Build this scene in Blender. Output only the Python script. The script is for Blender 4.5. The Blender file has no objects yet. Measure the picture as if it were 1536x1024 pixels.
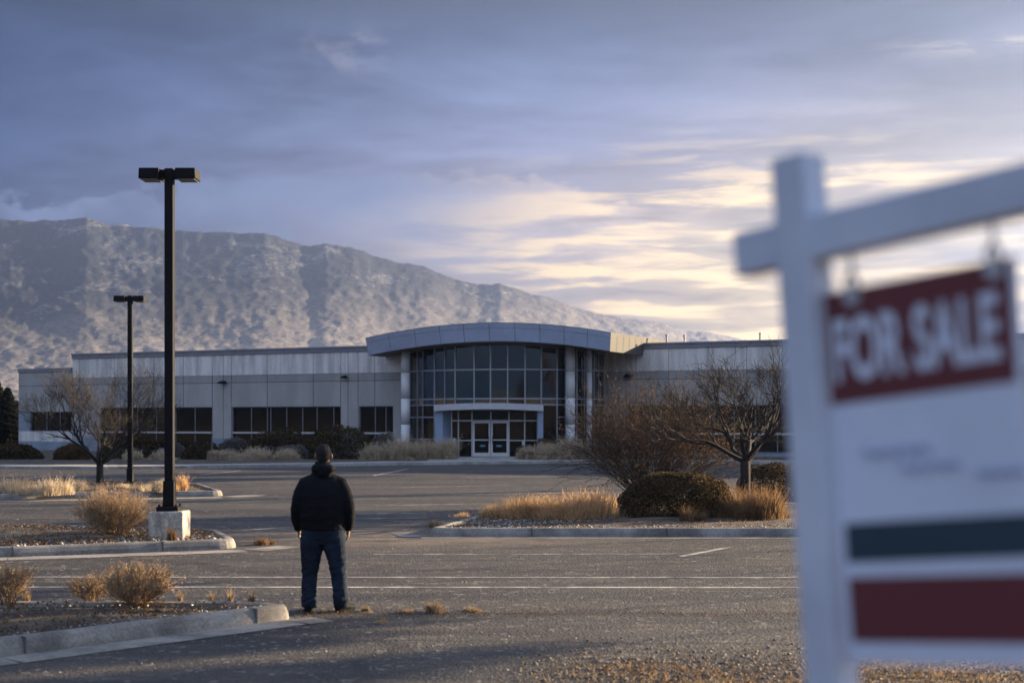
import bpy, math, random
import numpy as np
from mathutils import Vector, Matrix, noise as mnoise

R = math.radians
random.seed(11)
rng = np.random.default_rng(5)
scene = bpy.context.scene
col = scene.collection

# ------------------------------------------------------------------ camera model
F = 2133.0            # focal length in photo pixels (50 mm lens)
CX, HY, EYE = 768.0, 633.0, 2.035

def ground(px, py, z=0.0):
    ppm = (py - HY) / (EYE - z)
    return Vector(((px - CX) / ppm, F / ppm, z))

def at(px, py, depth):
    return Vector(((px - CX) * depth / F, depth, EYE - (py - HY) * depth / F))

# ------------------------------------------------------------------ object helpers
def tag(o, label=None, cat=None, group=None, kind=None):
    if label: o['label'] = label
    if cat: o['category'] = cat
    if group: o['group'] = group
    if kind: o['kind'] = kind
    return o

def empty(name, loc, label, cat, group=None):
    o = bpy.data.objects.new(name, None)
    o.empty_display_size = 0.2
    o.location = loc
    col.objects.link(o)
    return tag(o, label, cat, group)

def root_loc(o):
    v = Vector((0, 0, 0))
    while o is not None:
        v = v + o.location
        o = o.parent
    return v

def link_mesh(name, me, mats, parent=None, smooth=False):
    if not isinstance(mats, (list, tuple)): mats = [mats]
    for m in mats: me.materials.append(m)
    if smooth:
        me.polygons.foreach_set('use_smooth', [True] * len(me.polygons))
    o = bpy.data.objects.new(name, me)
    if parent is not None: o.parent = parent
    col.objects.link(o)
    return o

class MB:
    """collects shapes; build() links them as one mesh object"""
    def __init__(self):
        self.v = []; self.f = []; self.m = []
    def quad(self, a, b, c, d, m=0):
        n = len(self.v); self.v += [tuple(a), tuple(b), tuple(c), tuple(d)]
        self.f.append((n, n + 1, n + 2, n + 3)); self.m.append(m)
    def hexa(self, p, m=0):
        """8 corners: bottom ring 0-3, top ring 4-7"""
        n = len(self.v); self.v += [tuple(q) for q in p]
        for f in ((3, 2, 1, 0), (4, 5, 6, 7), (0, 1, 5, 4), (1, 2, 6, 5), (2, 3, 7, 6), (3, 0, 4, 7)):
            self.f.append(tuple(n + i for i in f)); self.m.append(m)
    def box(self, x0, x1, y0, y1, z0, z1, m=0):
        self.hexa([(x0, y0, z0), (x1, y0, z0), (x1, y1, z0), (x0, y1, z0),
                   (x0, y0, z1), (x1, y0, z1), (x1, y1, z1), (x0, y1, z1)], m)
    def obox(self, c, ax, ay, az, m=0):
        c = Vector(c); ax = Vector(ax); ay = Vector(ay); az = Vector(az)
        self.hexa([c - ax - ay - az, c + ax - ay - az, c + ax + ay - az, c - ax + ay - az,
                   c - ax - ay + az, c + ax - ay + az, c + ax + ay + az, c - ax + ay + az], m)
    def prism(self, poly, z0, z1, m=0, mside=None):
        n = len(self.v); k = len(poly)
        self.v += [(p[0], p[1], z0) for p in poly] + [(p[0], p[1], z1) for p in poly]
        self.f.append(tuple(n + k + i for i in range(k))); self.m.append(m)
        self.f.append(tuple(n + k - 1 - i for i in range(k))); self.m.append(m)
        for i in range(k):
            j = (i + 1) % k
            self.f.append((n + i, n + j, n + k + j, n + k + i)); self.m.append(m if mside is None else mside)
    def tube(self, pts, rad, sides=6, m=0, caps=True):
        n = len(self.v); pts = [Vector(p) for p in pts]
        prev = None
        for i, p in enumerate(pts):
            d = (pts[min(i + 1, len(pts) - 1)] - pts[max(i - 1, 0)])
            if d.length < 1e-9: d = Vector((0, 0, 1))
            d.normalize()
            if prev is None:
                a = d.orthogonal().normalized()
            else:
                a = (prev - d * prev.dot(d))
                a = a.normalized() if a.length > 1e-6 else d.orthogonal().normalized()
            prev = a; b = d.cross(a)
            r = rad[i] if isinstance(rad, (list, tuple)) else rad
            for k in range(sides):
                t = 2 * math.pi * k / sides
                self.v.append(tuple(p + (a * math.cos(t) + b * math.sin(t)) * r))
        for i in range(len(pts) - 1):
            for k in range(sides):
                q = (k + 1) % sides
                self.f.append((n + i * sides + k, n + i * sides + q, n + (i + 1) * sides + q, n + (i + 1) * sides + k)); self.m.append(m)
        if caps:
            self.f.append(tuple(n + sides - 1 - k for k in range(sides))); self.m.append(m)
            e = n + (len(pts) - 1) * sides
            self.f.append(tuple(e + k for k in range(sides))); self.m.append(m)
    def loft(self, rings, m=0):
        """rings: list of (centre, ax, ay) ellipses"""
        n = len(self.v); S = 20
        for c, ax, ay in rings:
            c = Vector(c); ax = Vector(ax); ay = Vector(ay)
            for k in range(S):
                t = 2 * math.pi * k / S
                self.v.append(tuple(c + ax * math.cos(t) + ay * math.sin(t)))
        for i in range(len(rings) - 1):
            for k in range(S):
                q = (k + 1) % S
                self.f.append((n + i * S + k, n + i * S + q, n + (i + 1) * S + q, n + (i + 1) * S + k)); self.m.append(m)
        self.f.append(tuple(n + S - 1 - k for k in range(S))); self.m.append(m)
        e = n + (len(rings) - 1) * S
        self.f.append(tuple(e + k for k in range(S))); self.m.append(m)
    def ball(self, c, rx, ry, rz, m=0, seg=14, ring=9):
        rr = []
        for i in range(ring + 1):
            a = -math.pi / 2 + math.pi * i / ring
            w = max(math.cos(a), 0.02)
            rr.append(((c[0], c[1], c[2] + rz * math.sin(a)), (rx * w, 0, 0), (0, ry * w, 0)))
        self.loft(rr, m)
    def mesh(self, name, off=Vector((0, 0, 0))):
        me = bpy.data.meshes.new(name)
        me.from_pydata([(a - off[0], b - off[1], c - off[2]) for a, b, c in self.v], [], self.f)
        me.polygons.foreach_set('material_index', self.m)
        me.update()
        return me
    def build(self, name, mats, parent=None, smooth=False, origin=None, bevel=0):
        off = root_loc(parent) if parent is not None else Vector(origin or (0, 0, 0))
        o = link_mesh(name, self.mesh(name, off), mats, parent, smooth)
        if parent is None: o.location = off
        if bevel:
            b = o.modifiers.new('edge', 'BEVEL'); b.width = bevel; b.segments = 2; b.limit_method = 'ANGLE'
        return o

def np_mesh(name, verts, faces, midx=None):
    """verts (N,3), faces (M,k) all the same size"""
    me = bpy.data.meshes.new(name)
    k = faces.shape[1]
    me.vertices.add(len(verts)); me.vertices.foreach_set('co', verts.astype(np.float32).ravel())
    me.loops.add(faces.size); me.loops.foreach_set('vertex_index', faces.astype(np.int32).ravel())
    me.polygons.add(len(faces))
    me.polygons.foreach_set('loop_start', np.arange(0, faces.size, k, dtype=np.int32))
    if midx is not None: me.polygons.foreach_set('material_index', midx.astype(np.int32))
    me.update(calc_edges=True); me.validate()
    return me

def fuse(name, mb, mats, parent, voxel=0.01, smooth=4, wrinkle=None):
    """melt overlapping lofts into one continuous skin"""
    off = root_loc(parent)
    me = mb.mesh(name + '_raw', off)
    o = bpy.data.objects.new(name + '_raw', me); col.objects.link(o)
    r = o.modifiers.new('r', 'REMESH'); r.mode = 'VOXEL'; r.voxel_size = voxel
    s = o.modifiers.new('s', 'SMOOTH'); s.iterations = smooth; s.factor = 0.5
    dg = bpy.context.evaluated_depsgraph_get()
    out = bpy.data.meshes.new_from_object(o.evaluated_get(dg))
    bpy.data.objects.remove(o); bpy.data.meshes.remove(me)
    out.name = name
    if wrinkle:
        nrm = [v.normal.copy() for v in out.vertices]
        for v, n in zip(out.vertices, nrm):
            v.co += n * wrinkle(v.co)
    return link_mesh(name, out, mats, parent, True)

# ------------------------------------------------------------------ materials
class NT:
    def __init__(self, tree):
        self.t = tree; self.n = tree.nodes; self.l = tree.links
    def new(self, kind, **kw):
        x = self.n.new(kind)
        for k, v in kw.items(): setattr(x, k, v)
        return x
    def put(self, sock, v):
        if hasattr(v, 'is_output'): self.l.new(v, sock)
        else: sock.default_value = v
    def math(self, op, a, b=None, c=None, clamp=False):
        x = self.new('ShaderNodeMath', operation=op); x.use_clamp = clamp
        self.put(x.inputs[0], a)
        if b is not None: self.put(x.inputs[1], b)
        if c is not None: self.put(x.inputs[2], c)
        return x.outputs[0]
    def vmath(self, op, a, b=None):
        x = self.new('ShaderNodeVectorMath', operation=op)
        self.put(x.inputs[0], a)
        if b is not None: self.put(x.inputs[1], b)
        return x.outputs[0]
    def noise(self, vec, scale, detail=4, rough=0.55, dist=0.0):
        x = self.new('ShaderNodeTexNoise')
        if vec is not None: self.l.new(vec, x.inputs['Vector'])
        x.inputs['Scale'].default_value = scale; x.inputs['Detail'].default_value = detail
        x.inputs['Roughness'].default_value = rough; x.inputs['Distortion'].default_value = dist
        return x.outputs[0]
    def vor(self, vec, scale, out='Color', feature='F1'):
        x = self.new('ShaderNodeTexVoronoi', feature=feature)
        if vec is not None: self.l.new(vec, x.inputs['Vector'])
        x.inputs['Scale'].default_value = scale
        return x.outputs[out]
    def step(self, v, lo, hi):
        x = self.new('ShaderNodeMapRange', interpolation_type='SMOOTHSTEP')
        self.put(x.inputs[0], v); self.put(x.inputs[1], lo); self.put(x.inputs[2], hi)
        x.inputs[3].default_value = 0; x.inputs[4].default_value = 1
        return x.outputs[0]
    def mix(self, fac, a, b, mode='MIX'):
        x = self.new('ShaderNodeMix', data_type='RGBA', blend_type=mode)
        self.put(x.inputs[0], fac)
        for i, v in ((6, a), (7, b)):
            if hasattr(v, 'is_output'): self.l.new(v, x.inputs[i])
            else: x.inputs[i].default_value = (*v[:3], 1)
        return x.outputs[2]
    def comb(self, x, y, z):
        c = self.new('ShaderNodeCombineXYZ')
        for i, v in enumerate((x, y, z)): self.put(c.inputs[i], v)
        return c.outputs[0]
    def map(self, vec, scale=(1, 1, 1), loc=(0, 0, 0), rot=(0, 0, 0)):
        m = self.new('ShaderNodeMapping')
        self.l.new(vec, m.inputs[0]); m.inputs[1].default_value = loc; m.inputs[2].default_value = rot; m.inputs[3].default_value = scale
        return m.outputs[0]

def new_mat(name):
    m = bpy.data.materials.new(name); m.use_nodes = True
    nt = NT(m.node_tree)
    b = nt.n['Principled BSDF']
    geo = nt.new('ShaderNodeNewGeometry')
    return m, nt, b, geo.outputs['Position']

def mat(name, c, rough=0.8, var=0.2, scale=3.0, c2=None, fine=0.0, fscale=60, bump=0.0, bscale=40, metal=0.0, spec=0.5, stretch=(1, 1, 1), bdist=0.01):
    m, nt, b, pos = new_mat(name)
    p = nt.map(pos, stretch)
    n = nt.noise(p, scale, 5, 0.6)
    c2 = c2 or tuple(x * (1 - var) for x in c)
    c1 = c if c2 is not None and var == 0 else tuple(min(x * (1 + var * 0.6), 1) for x in c)
    out = nt.mix(nt.step(n, 0.32, 0.68), c2, c1)
    if fine:
        n2 = nt.noise(pos, fscale, 3, 0.7)
        out = nt.mix(1.0, out, nt.mix(nt.step(n2, 0.3, 0.7), (1 - fine,) * 3, (1 + fine,) * 3), 'MULTIPLY')
    nt.l.new(out, b.inputs['Base Color'])
    b.inputs['Roughness'].default_value = rough; b.inputs['Metallic'].default_value = metal
    b.inputs['Specular IOR Level'].default_value = spec
    if bump:
        bn = nt.new('ShaderNodeBump'); bn.inputs['Strength'].default_value = bump; bn.inputs['Distance'].default_value = bdist
        nt.l.new(nt.noise(pos, bscale, 4, 0.65), bn.inputs['Height']); nt.l.new(bn.outputs[0], b.inputs['Normal'])
    return m

def leaf_mat(name, c, c2, trans=0.45, scale=6.0):
    m, nt, b, pos = new_mat(name)
    nt.n.remove(b)
    f = nt.step(nt.noise(pos, scale, 3, 0.7), 0.3, 0.7)
    f2 = nt.vor(pos, 45.0)
    sep = nt.new('ShaderNodeSeparateColor'); nt.l.new(f2, sep.inputs[0])
    c_ = nt.mix(f, c2, c)
    c_ = nt.mix(1.0, c_, nt.mix(sep.outputs[0], (0.65,) * 3, (1.35,) * 3), 'MULTIPLY')
    d = nt.new('ShaderNodeBsdfDiffuse'); t = nt.new('ShaderNodeBsdfTranslucent')
    nt.l.new(c_, d.inputs[0]); nt.l.new(c_, t.inputs[0])
    mx = nt.new('ShaderNodeMixShader'); mx.inputs[0].default_value = trans
    nt.l.new(d.outputs[0], mx.inputs[1]); nt.l.new(t.outputs[0], mx.inputs[2])
    nt.l.new(mx.outputs[0], nt.n['Material Output'].inputs[0])
    return m

M = {}
def asphalt():
    m, nt, b, pos = new_mat('asphalt')
    big = nt.noise(nt.map(pos, (0.07, 0.6, 1)), 1.0, 7, 0.65, 0.5)
    mid = nt.noise(nt.map(pos, (0.5, 1.8, 1)), 1.3, 6, 0.7)
    c = nt.mix(nt.step(big, 0.34, 0.66), (0.016, 0.016, 0.018), (0.058, 0.051, 0.043))
    c = nt.mix(nt.math('MULTIPLY', nt.step(mid, 0.52, 0.72), 0.55), c, (0.165, 0.138, 0.105))
    v = nt.vor(pos, 38.0); sep = nt.new('ShaderNodeSeparateColor'); nt.l.new(v, sep.inputs[0])
    c = nt.mix(1.0, c, nt.mix(sep.outputs[0], (0.5,) * 3, (1.5,) * 3), 'MULTIPLY')
    sp = nt.vor(pos, 16.0); sep2 = nt.new('ShaderNodeSeparateColor'); nt.l.new(sp, sep2.inputs[0])
    c = nt.mix(nt.math('MULTIPLY', nt.step(sep2.outputs[1], 0.955, 0.97), 0.5), c, (0.30, 0.27, 0.23))
    # long wandering cracks
    wob = nt.noise(pos, 0.9, 4, 0.6)
    sx = nt.new('ShaderNodeSeparateXYZ'); nt.l.new(pos, sx.inputs[0])
    for y0, amp, wd, sl in ((21.0, 0.9, 0.05, 0.01), (15.15, 0.35, 0.05, 0.006), (13.2, 0.8, 0.03, 0.05), (28.5, 1.6, 0.08, -0.03), (36.0, 2.0, 0.12, 0.02), (47.0, 3.0, 0.16, -0.01)):
        q = nt.math('ADD', sx.outputs[1], nt.math('MULTIPLY', nt.math('SUBTRACT', wob, 0.5), amp))
        q = nt.math('ADD', q, nt.math('MULTIPLY', sx.outputs[0], sl))
        k = nt.math('SUBTRACT', 1.0, nt.step(nt.math('ABSOLUTE', nt.math('SUBTRACT', q, y0)), wd * 0.5, wd * 1.6))
        c = nt.mix(nt.math('MULTIPLY', k, 0.85), c, (0.016, 0.015, 0.014))
    nz = nt.new('ShaderNodeTexNoise'); nz.inputs['Scale'].default_value = 0.8; nz.inputs['Detail'].default_value = 5; nt.l.new(pos, nz.inputs['Vector'])
    wp = nt.vmath('ADD', pos, nt.vmath('MULTIPLY', nz.outputs['Color'], (1.6, 2.6, 0.0)))
    for vs, w0, w1, lo, hi, k in ((0.16, .005, .014, .40, .55, .85), (0.45, .007, .02, .52, .62, .7)):
        dd = nt.vor(wp, vs, 'Distance', 'DISTANCE_TO_EDGE')
        ck = nt.math('SUBTRACT', 1.0, nt.step(dd, w0, w1))
        c = nt.mix(nt.math('MULTIPLY', nt.math('MULTIPLY', ck, nt.step(nt.noise(pos, .13, 3, .6), lo, hi)), k), c, (0.017, 0.015, 0.013))
    dust = nt.noise(nt.map(pos, (.22, 1.1, 1)), 1.0, 7, 0.7, 0.8)
    c = nt.mix(nt.math('MULTIPLY', nt.step(dust, .56, .72), .42), c, (0.17, 0.130, 0.088))
    gx = nt.math('POWER', nt.math('ABSOLUTE', nt.math('DIVIDE', nt.math('ADD', sx.outputs[0], 1.6), 3.4)), 2.0)
    gy = nt.math('POWER', nt.math('ABSOLUTE', nt.math('DIVIDE', nt.math('SUBTRACT', sx.outputs[1], 25.2), 2.0)), 2.0)
    gm = nt.math('EXPONENT', nt.math('MULTIPLY', nt.math('ADD', gx, gy), -1.0))
    gm = nt.math('MULTIPLY', gm, nt.step(nt.noise(nt.map(pos, (.8, 2.2, 1)), 1.0, 6, .7), .30, .58))
    c = nt.mix(nt.math('MULTIPLY', gm, .85), c, (0.225, 0.170, 0.115))
    stain = nt.noise(pos, .55, 4, 0.6, .5)
    c = nt.mix(nt.math('MULTIPLY', nt.step(stain, .62, .75), .5), c, (0.030, 0.029, 0.030))
    nt.l.new(c, b.inputs['Base Color'])
    b.inputs['Roughness'].default_value = 0.62
    h = nt.math('ADD', nt.math('MULTIPLY', nt.noise(pos, 55.0, 3, 0.7), 0.6), nt.math('MULTIPLY', nt.vor(pos, 30.0, 'Distance'), 0.6))
    bn = nt.new('ShaderNodeBump'); bn.inputs['Strength'].default_value = 1.0; bn.inputs['Distance'].default_value = 0.03
    nt.l.new(h, bn.inputs['Height']); nt.l.new(bn.outputs[0], b.inputs['Normal'])
    return m
M['asphalt'] = asphalt()
M['paint'] = mat('worn_line_paint', (0.40, 0.37, 0.33), 0.75, 0.55, 3.0, c2=(0.10, 0.095, 0.088), fine=0.25, fscale=40, bump=0.3)
M['soil'] = mat('dry_soil', (0.11, 0.082, 0.058), 0.95, 0.4, 2.0, c2=(0.045, 0.034, 0.026), fine=0.5, fscale=25, bump=1.0, bscale=18, bdist=0.06)
M['plain'] = mat('desert_plain', (0.26, 0.19, 0.11), 0.95, 0.4, 0.08, c2=(0.10, 0.085, 0.05), fine=0.5, fscale=0.9, bump=0.6, bscale=0.8, bdist=0.5)
M['hill'] = mat('scrubby_hill', (0.055, 0.050, 0.040), 1.0, 0.4, 0.02, fine=0.4, fscale=0.1)
M['kerb'] = mat('kerb_concrete', (0.25, 0.23, 0.20), 0.85, 0.35, 1.6, c2=(0.12, 0.11, 0.098), fine=0.22, fscale=35, bump=0.4, bscale=50)
M['walk'] = mat('sidewalk_concrete', (0.33, 0.315, 0.29), 0.85, 0.25, 0.7, c2=(0.22, 0.21, 0.195), fine=0.2, fscale=8, bump=0.3)
M['upper'] = mat('upper_panel_concrete', (0.70, 0.665, 0.62), 0.85, 0.18, 1.8, c2=(0.50, 0.475, 0.445), fine=0.08, fscale=9, bump=0.2, stretch=(1.2, 1.2, 0.12))
M['middle'] = mat('middle_panel_concrete', (0.325, 0.31, 0.295), 0.85, 0.14, 0.8, fine=0.06, fscale=9, bump=0.2, stretch=(1.0, 1.0, 0.25))
M['lower'] = mat('lower_panel_concrete', (0.385, 0.37, 0.35), 0.85, 0.14, 0.8, fine=0.06, fscale=9, bump=0.2, stretch=(1.0, 1.0, 0.25))
M['base'] = mat('blue_base_concrete', (0.24, 0.28, 0.34), 0.8, 0.15, 0.9, fine=0.06, fscale=9)
M['joint'] = mat('panel_joint', (0.10, 0.098, 0.10), 0.9, 0.2, 2.0)
M['coping'] = mat('coping_metal', (0.20, 0.205, 0.23), 0.5, 0.12, 1.0, metal=0.3)
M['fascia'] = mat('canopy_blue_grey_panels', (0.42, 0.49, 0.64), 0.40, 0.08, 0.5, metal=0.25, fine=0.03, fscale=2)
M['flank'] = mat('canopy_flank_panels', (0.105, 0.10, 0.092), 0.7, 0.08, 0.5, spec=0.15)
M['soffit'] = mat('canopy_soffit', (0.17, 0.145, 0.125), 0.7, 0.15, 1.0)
M['column'] = mat('column_concrete', (0.74, 0.73, 0.72), 0.6, 0.12, 1.2, fine=0.05, fscale=7)
M['fin'] = mat('entrance_wall_blue', (0.26, 0.33, 0.45), 0.6, 0.1, 1.2)
M['alu'] = mat('brushed_aluminium', (0.52, 0.52, 0.54), 0.4, 0.1, 3.0, metal=0.5)
M['mullion'] = mat('grey_window_mullion', (0.24, 0.24, 0.26), 0.45, 0.1, 3.0, metal=0.3)
M['frame_alu'] = mat('curtain_frame_aluminium', (0.36, 0.37, 0.40), 0.4, 0.1, 3.0, metal=0.4)
M['dark_alu'] = mat('bronze_frame', (0.13, 0.13, 0.14), 0.45, 0.1, 3.0, metal=0.4)
M['lamp'] = mat('dark_bronze_paint', (0.006, 0.006, 0.007), 0.65, 0.3, 2.0, metal=0.0, spec=0.15, fine=0.2, fscale=30)
M['lens'] = mat('lamp_lens', (0.12, 0.12, 0.12), 0.3, 0.1, 2.0)
M['footing'] = mat('footing_concrete', (0.44, 0.395, 0.33), 0.9, 0.4, 3.0, c2=(0.23, 0.20, 0.165), fine=0.25, fscale=22, bump=0.5, bscale=25, stretch=(2.2, 2.2, 0.5))
M['card'] = mat('white_plastic', (0.65, 0.65, 0.64), 0.5, 0.05, 2.0)
M['cyan'] = mat('pale_blue_sticker', (0.10, 0.24, 0.36), 0.5, 0.1, 4.0)

def glass(name, c, c2, rough=0.04, scale=0.4):
    m, nt, b, pos = new_mat(name)
    n = nt.step(nt.noise(nt.map(pos, (2.2, 2.2, 0.35)), scale, 3, 0.5), 0.35, 0.65)
    nt.l.new(nt.mix(n, c, c2), b.inputs['Base Color'])
    b.inputs['Roughness'].default_value = rough; b.inputs['IOR'].default_value = 1.32
    return m
M['glass_blue'] = glass('tinted_curtain_glass', (0.003, 0.010, 0.017), (0.005, 0.013, 0.021))
M['glass_dark'] = glass('dark_window_glass', (0.002, 0.002, 0.0025), (0.005, 0.0045, 0.004))
M['glass_blue'].node_tree.nodes['Principled BSDF'].inputs['IOR'].default_value = 1.85

M['bark'] = mat('bare_bark', (0.018, 0.014, 0.012), 0.95, 0.4, 6.0, fine=0.35, fscale=40, bump=0.7, bscale=30)
M['straw'] = mat('straw_stems', (0.30, 0.20, 0.11), 0.9, 0.35, 8.0)
M['twig'] = mat('grey_brown_twigs', (0.036, 0.028, 0.022), 0.9, 0.3, 3.0)
M['twig_red'] = mat('reddish_twigs', (0.034, 0.024, 0.018), 0.9, 0.3, 3.0)
M['leaf_orange'] = leaf_mat('dry_orange_leaves', (0.34, 0.17, 0.070), (0.15, 0.08, 0.04), 0.5)
M['leaf_tan'] = leaf_mat('withered_tan_leaves', (0.20, 0.140, 0.080), (0.085, 0.060, 0.038), 0.4)
M['leaf_brown'] = leaf_mat('brown_leaves', (0.19, 0.120, 0.060), (0.085, 0.060, 0.033), 0.45, 3.0)
M['leaf_dark'] = leaf_mat('dark_evergreen_leaves', (0.058, 0.050, 0.029), (0.026, 0.025, 0.016), 0.3, 3.0)
M['leaf_grey'] = leaf_mat('grey_sage_leaves', (0.20, 0.185, 0.165), (0.11, 0.10, 0.09), 0.35, 3.0)
M['grass'] = leaf_mat('golden_dry_grass', (0.68, 0.455, 0.245), (0.38, 0.245, 0.13), 0.55, 5.0)
M['grass_grey'] = leaf_mat('pale_dry_grass', (0.70, 0.575, 0.41), (0.40, 0.325, 0.235), 0.5, 4.0)
M['brush'] = leaf_mat('reddish_brush', (0.29, 0.180, 0.095), (0.14, 0.09, 0.05), 0.5, 5.0)
M['verge_grass'] = leaf_mat('trodden_brown_grass', (0.40, 0.265, 0.14), (0.14, 0.09, 0.05), 0.45, 4.0)
M['weed'] = leaf_mat('dry_weeds', (0.46, 0.335, 0.20), (0.22, 0.16, 0.095), 0.4, 5.0)
M['needle'] = leaf_mat('dark_conifer', (0.020, 0.022, 0.013), (0.010, 0.011, 0.008), 0.15, 1.0)
M['stone'] = mat('pale_gravel', (0.40, 0.37, 0.34), 0.9, 0.5, 14.0, c2=(0.15, 0.135, 0.12))
M['pebble'] = mat('brown_pebbles', (0.26, 0.22, 0.175), 0.9, 0.5, 14.0, c2=(0.07, 0.06, 0.05))
M['litter'] = leaf_mat('leaf_litter', (0.20, 0.125, 0.065), (0.075, 0.05, 0.03), 0.3, 4.0)

# ------------------------------------------------------------------ world: evening sky with clouds
SUN_AZ, SUN_EL = R(61), R(11.0)          # to the right of the view, low
def build_world():
    w = bpy.data.worlds.new('World'); scene.world = w; w.use_nodes = True
    nt = NT(w.node_tree); nt.n.clear()
    out = nt.new('ShaderNodeOutputWorld')
    tc = nt.new('ShaderNodeTexCoord')
    sx = nt.new('ShaderNodeSeparateXYZ'); nt.l.new(tc.outputs['Generated'], sx.inputs[0])
    az = nt.math('ARCTAN2', sx.outputs[0], sx.outputs[1])
    el = nt.math('ARCSINE', sx.outputs[2])
    def gauss(a0, sa, e0, se):
        a = nt.math('POWER', nt.math('ABSOLUTE', nt.math('DIVIDE', nt.math('SUBTRACT', az, a0), sa)), 2.0)
        e = nt.math('POWER', nt.math('ABSOLUTE', nt.math('DIVIDE', nt.math('SUBTRACT', el, e0), se)), 2.0)
        return nt.math('EXPONENT', nt.math('MULTIPLY', nt.math('ADD', a, e), -1.0))
    def P(sa, se, oa=0.0, oe=0.0):
        return nt.comb(nt.math('MULTIPLY_ADD', az, sa, oa), nt.math('MULTIPLY_ADD', el, se, oe), 0.0)
    # slow blue sheets overhead
    sheet = nt.noise(P(2.6, 13.0), 1.0, 9, 0.60, 0.25)
    base = nt.mix(nt.step(az, -0.42, 0.06), (0.036, 0.078, 0.205), (0.240, 0.315, 0.60))
    base = nt.mix(nt.step(az, 0.02, 0.38), base, (0.33, 0.315, 0.355))
    base = nt.mix(nt.math('MULTIPLY', nt.step(el, 0.16, 0.27), 0.75), base, nt.mix(nt.step(az, -0.3, 0.3), (0.030, 0.066, 0.175), (0.110, 0.155, 0.29)))
    base = nt.mix(1.0, base, nt.mix(nt.step(sheet, 0.34, 0.66), (0.50, 0.53, 0.58), (1.42, 1.38, 1.30)), 'MULTIPLY')
    # dark rim right at the top of the view and blue band
    topn = nt.math('ADD', el, nt.math('MULTIPLY', nt.math('SUBTRACT', sheet, 0.5), 0.05))
    base = nt.mix(nt.math('MULTIPLY', nt.step(topn, 0.245, 0.300), 0.75), base, (0.045, 0.065, 0.105))
    # warm glow low on the right
    glow = gauss(0.22, 0.26, 0.085, 0.085)
    base = nt.mix(nt.math('MULTIPLY', glow, 0.97), base, (0.80, 0.58, 0.30))
    # cumulus bank along the mountain
    puff = nt.noise(P(13.0, 22.0, 3.0, 1.0), 1.0, 9, 0.60, 0.15)
    hump = nt.math('MULTIPLY', gauss(-0.12, 0.13, 0.15, 9.0), 0.022)
    edge = nt.math('SUBTRACT', nt.math('ADD', nt.math('ADD', 0.152, hump), nt.math('MULTIPLY', nt.math('SUBTRACT', puff, 0.5), 0.10)), el)
    inside = nt.step(edge, -0.001, 0.006)
    rim = nt.math('MULTIPLY', inside, nt.math('SUBTRACT', 1.0, nt.step(edge, 0.010, 0.055)))
    lit = nt.mix(nt.step(az, -0.10, 0.13), (0.185, 0.255, 0.45), (1.2, 0.88, 0.60))
    fall = nt.math('SUBTRACT', 1.0, nt.step(az, 0.03, 0.16))
    puff2 = nt.noise(P(22.0, 40.0, 1.0, 4.0), 1.0, 6, 0.6, 0.2)
    base = nt.mix(nt.math('MULTIPLY', nt.math('MULTIPLY', rim, fall), nt.math('MULTIPLY_ADD', nt.step(puff2, .35, .65), .6, 0.4)), base, lit)
    body = nt.math('MULTIPLY', nt.math('MULTIPLY', nt.step(edge, 0.020, 0.07), fall), 0.6)
    base = nt.mix(body, base, nt.mix(nt.step(az, -0.26, 0.02), (0.070, 0.115, 0.25), (0.40, 0.335, 0.34)))
    # bright streaks near the sun
    st = nt.noise(P(4.2, 52.0, 0.5, 0.3), 1.0, 6, 0.55, 0.35)
    st2 = nt.noise(P(15.0, 95.0, 2.0, 0.0), 1.0, 7, 0.62, 0.5)
    sm = nt.math('ADD', nt.math('MULTIPLY', st, 0.68), nt.math('MULTIPLY', st2, 0.32))
    sw = gauss(0.21, 0.25, 0.10, 0.085)
    br = nt.math('MULTIPLY', nt.step(sm, 0.47, 0.58), nt.step(sw, 0.10, 0.75))
    dk = nt.math('MULTIPLY', nt.math('SUBTRACT', 1.0, nt.step(sm, 0.36, 0.48)), nt.step(sw, 0.10, 0.7))
    base = nt.mix(nt.math('MULTIPLY', dk, 0.9), base, (0.32, 0.25, 0.215))
    base = nt.mix(nt.math('MULTIPLY', br, 0.95), base, (1.48, 1.08, 0.56))
    # a few small sunlit scraps higher up
    sc = nt.math('MULTIPLY', gauss(-0.118, 0.035, 0.255, 0.013), nt.step(puff2, 0.42, 0.70))
    base = nt.mix(nt.math('MULTIPLY', sc, 0.75), base, (0.40, 0.40, 0.50))
    sc2 = nt.math('MULTIPLY', gauss(0.33, 0.06, 0.247, 0.006), nt.step(st2, 0.42, 0.62))
    base = nt.mix(nt.math('MULTIPLY', sc2, 0.75), base, (0.62, 0.54, 0.47))
    # high sky and the open sky behind the viewer
    base = nt.mix(nt.step(el, 0.34, 0.8), base, nt.mix(nt.step(sheet, 0.3, 0.7), (0.21, 0.28, 0.46), (0.34, 0.40, 0.56)))
    back = nt.step(nt.math('MULTIPLY', sx.outputs[1], -1.0), -0.35, 0.35)
    backc = nt.mix(nt.step(el, 0.0, 0.26), (0.085, 0.14, 0.215), (0.53, 0.67, 0.97))
    backc = nt.mix(1.0, backc, nt.mix(nt.step(sheet, 0.3, 0.7), (0.72, 0.74, 0.78), (1.25, 1.22, 1.2)), 'MULTIPLY')
    base = nt.mix(back, base, backc)
    bgc = nt.new('ShaderNodeBackground'); nt.l.new(base, bgc.inputs[0]); bgc.inputs[1].default_value = CLOUD_STRENGTH
    sky = nt.new('ShaderNodeTexSky', sky_type='NISHITA')
    sky.sun_disc = False; sky.sun_elevation = SUN_EL; sky.sun_rotation = SUN_AZ
    bgs = nt.new('ShaderNodeBackground'); nt.l.new(sky.outputs[0], bgs.inputs[0]); bgs.inputs[1].default_value = 0.08
    mx = nt.new('ShaderNodeMixShader')
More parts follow.
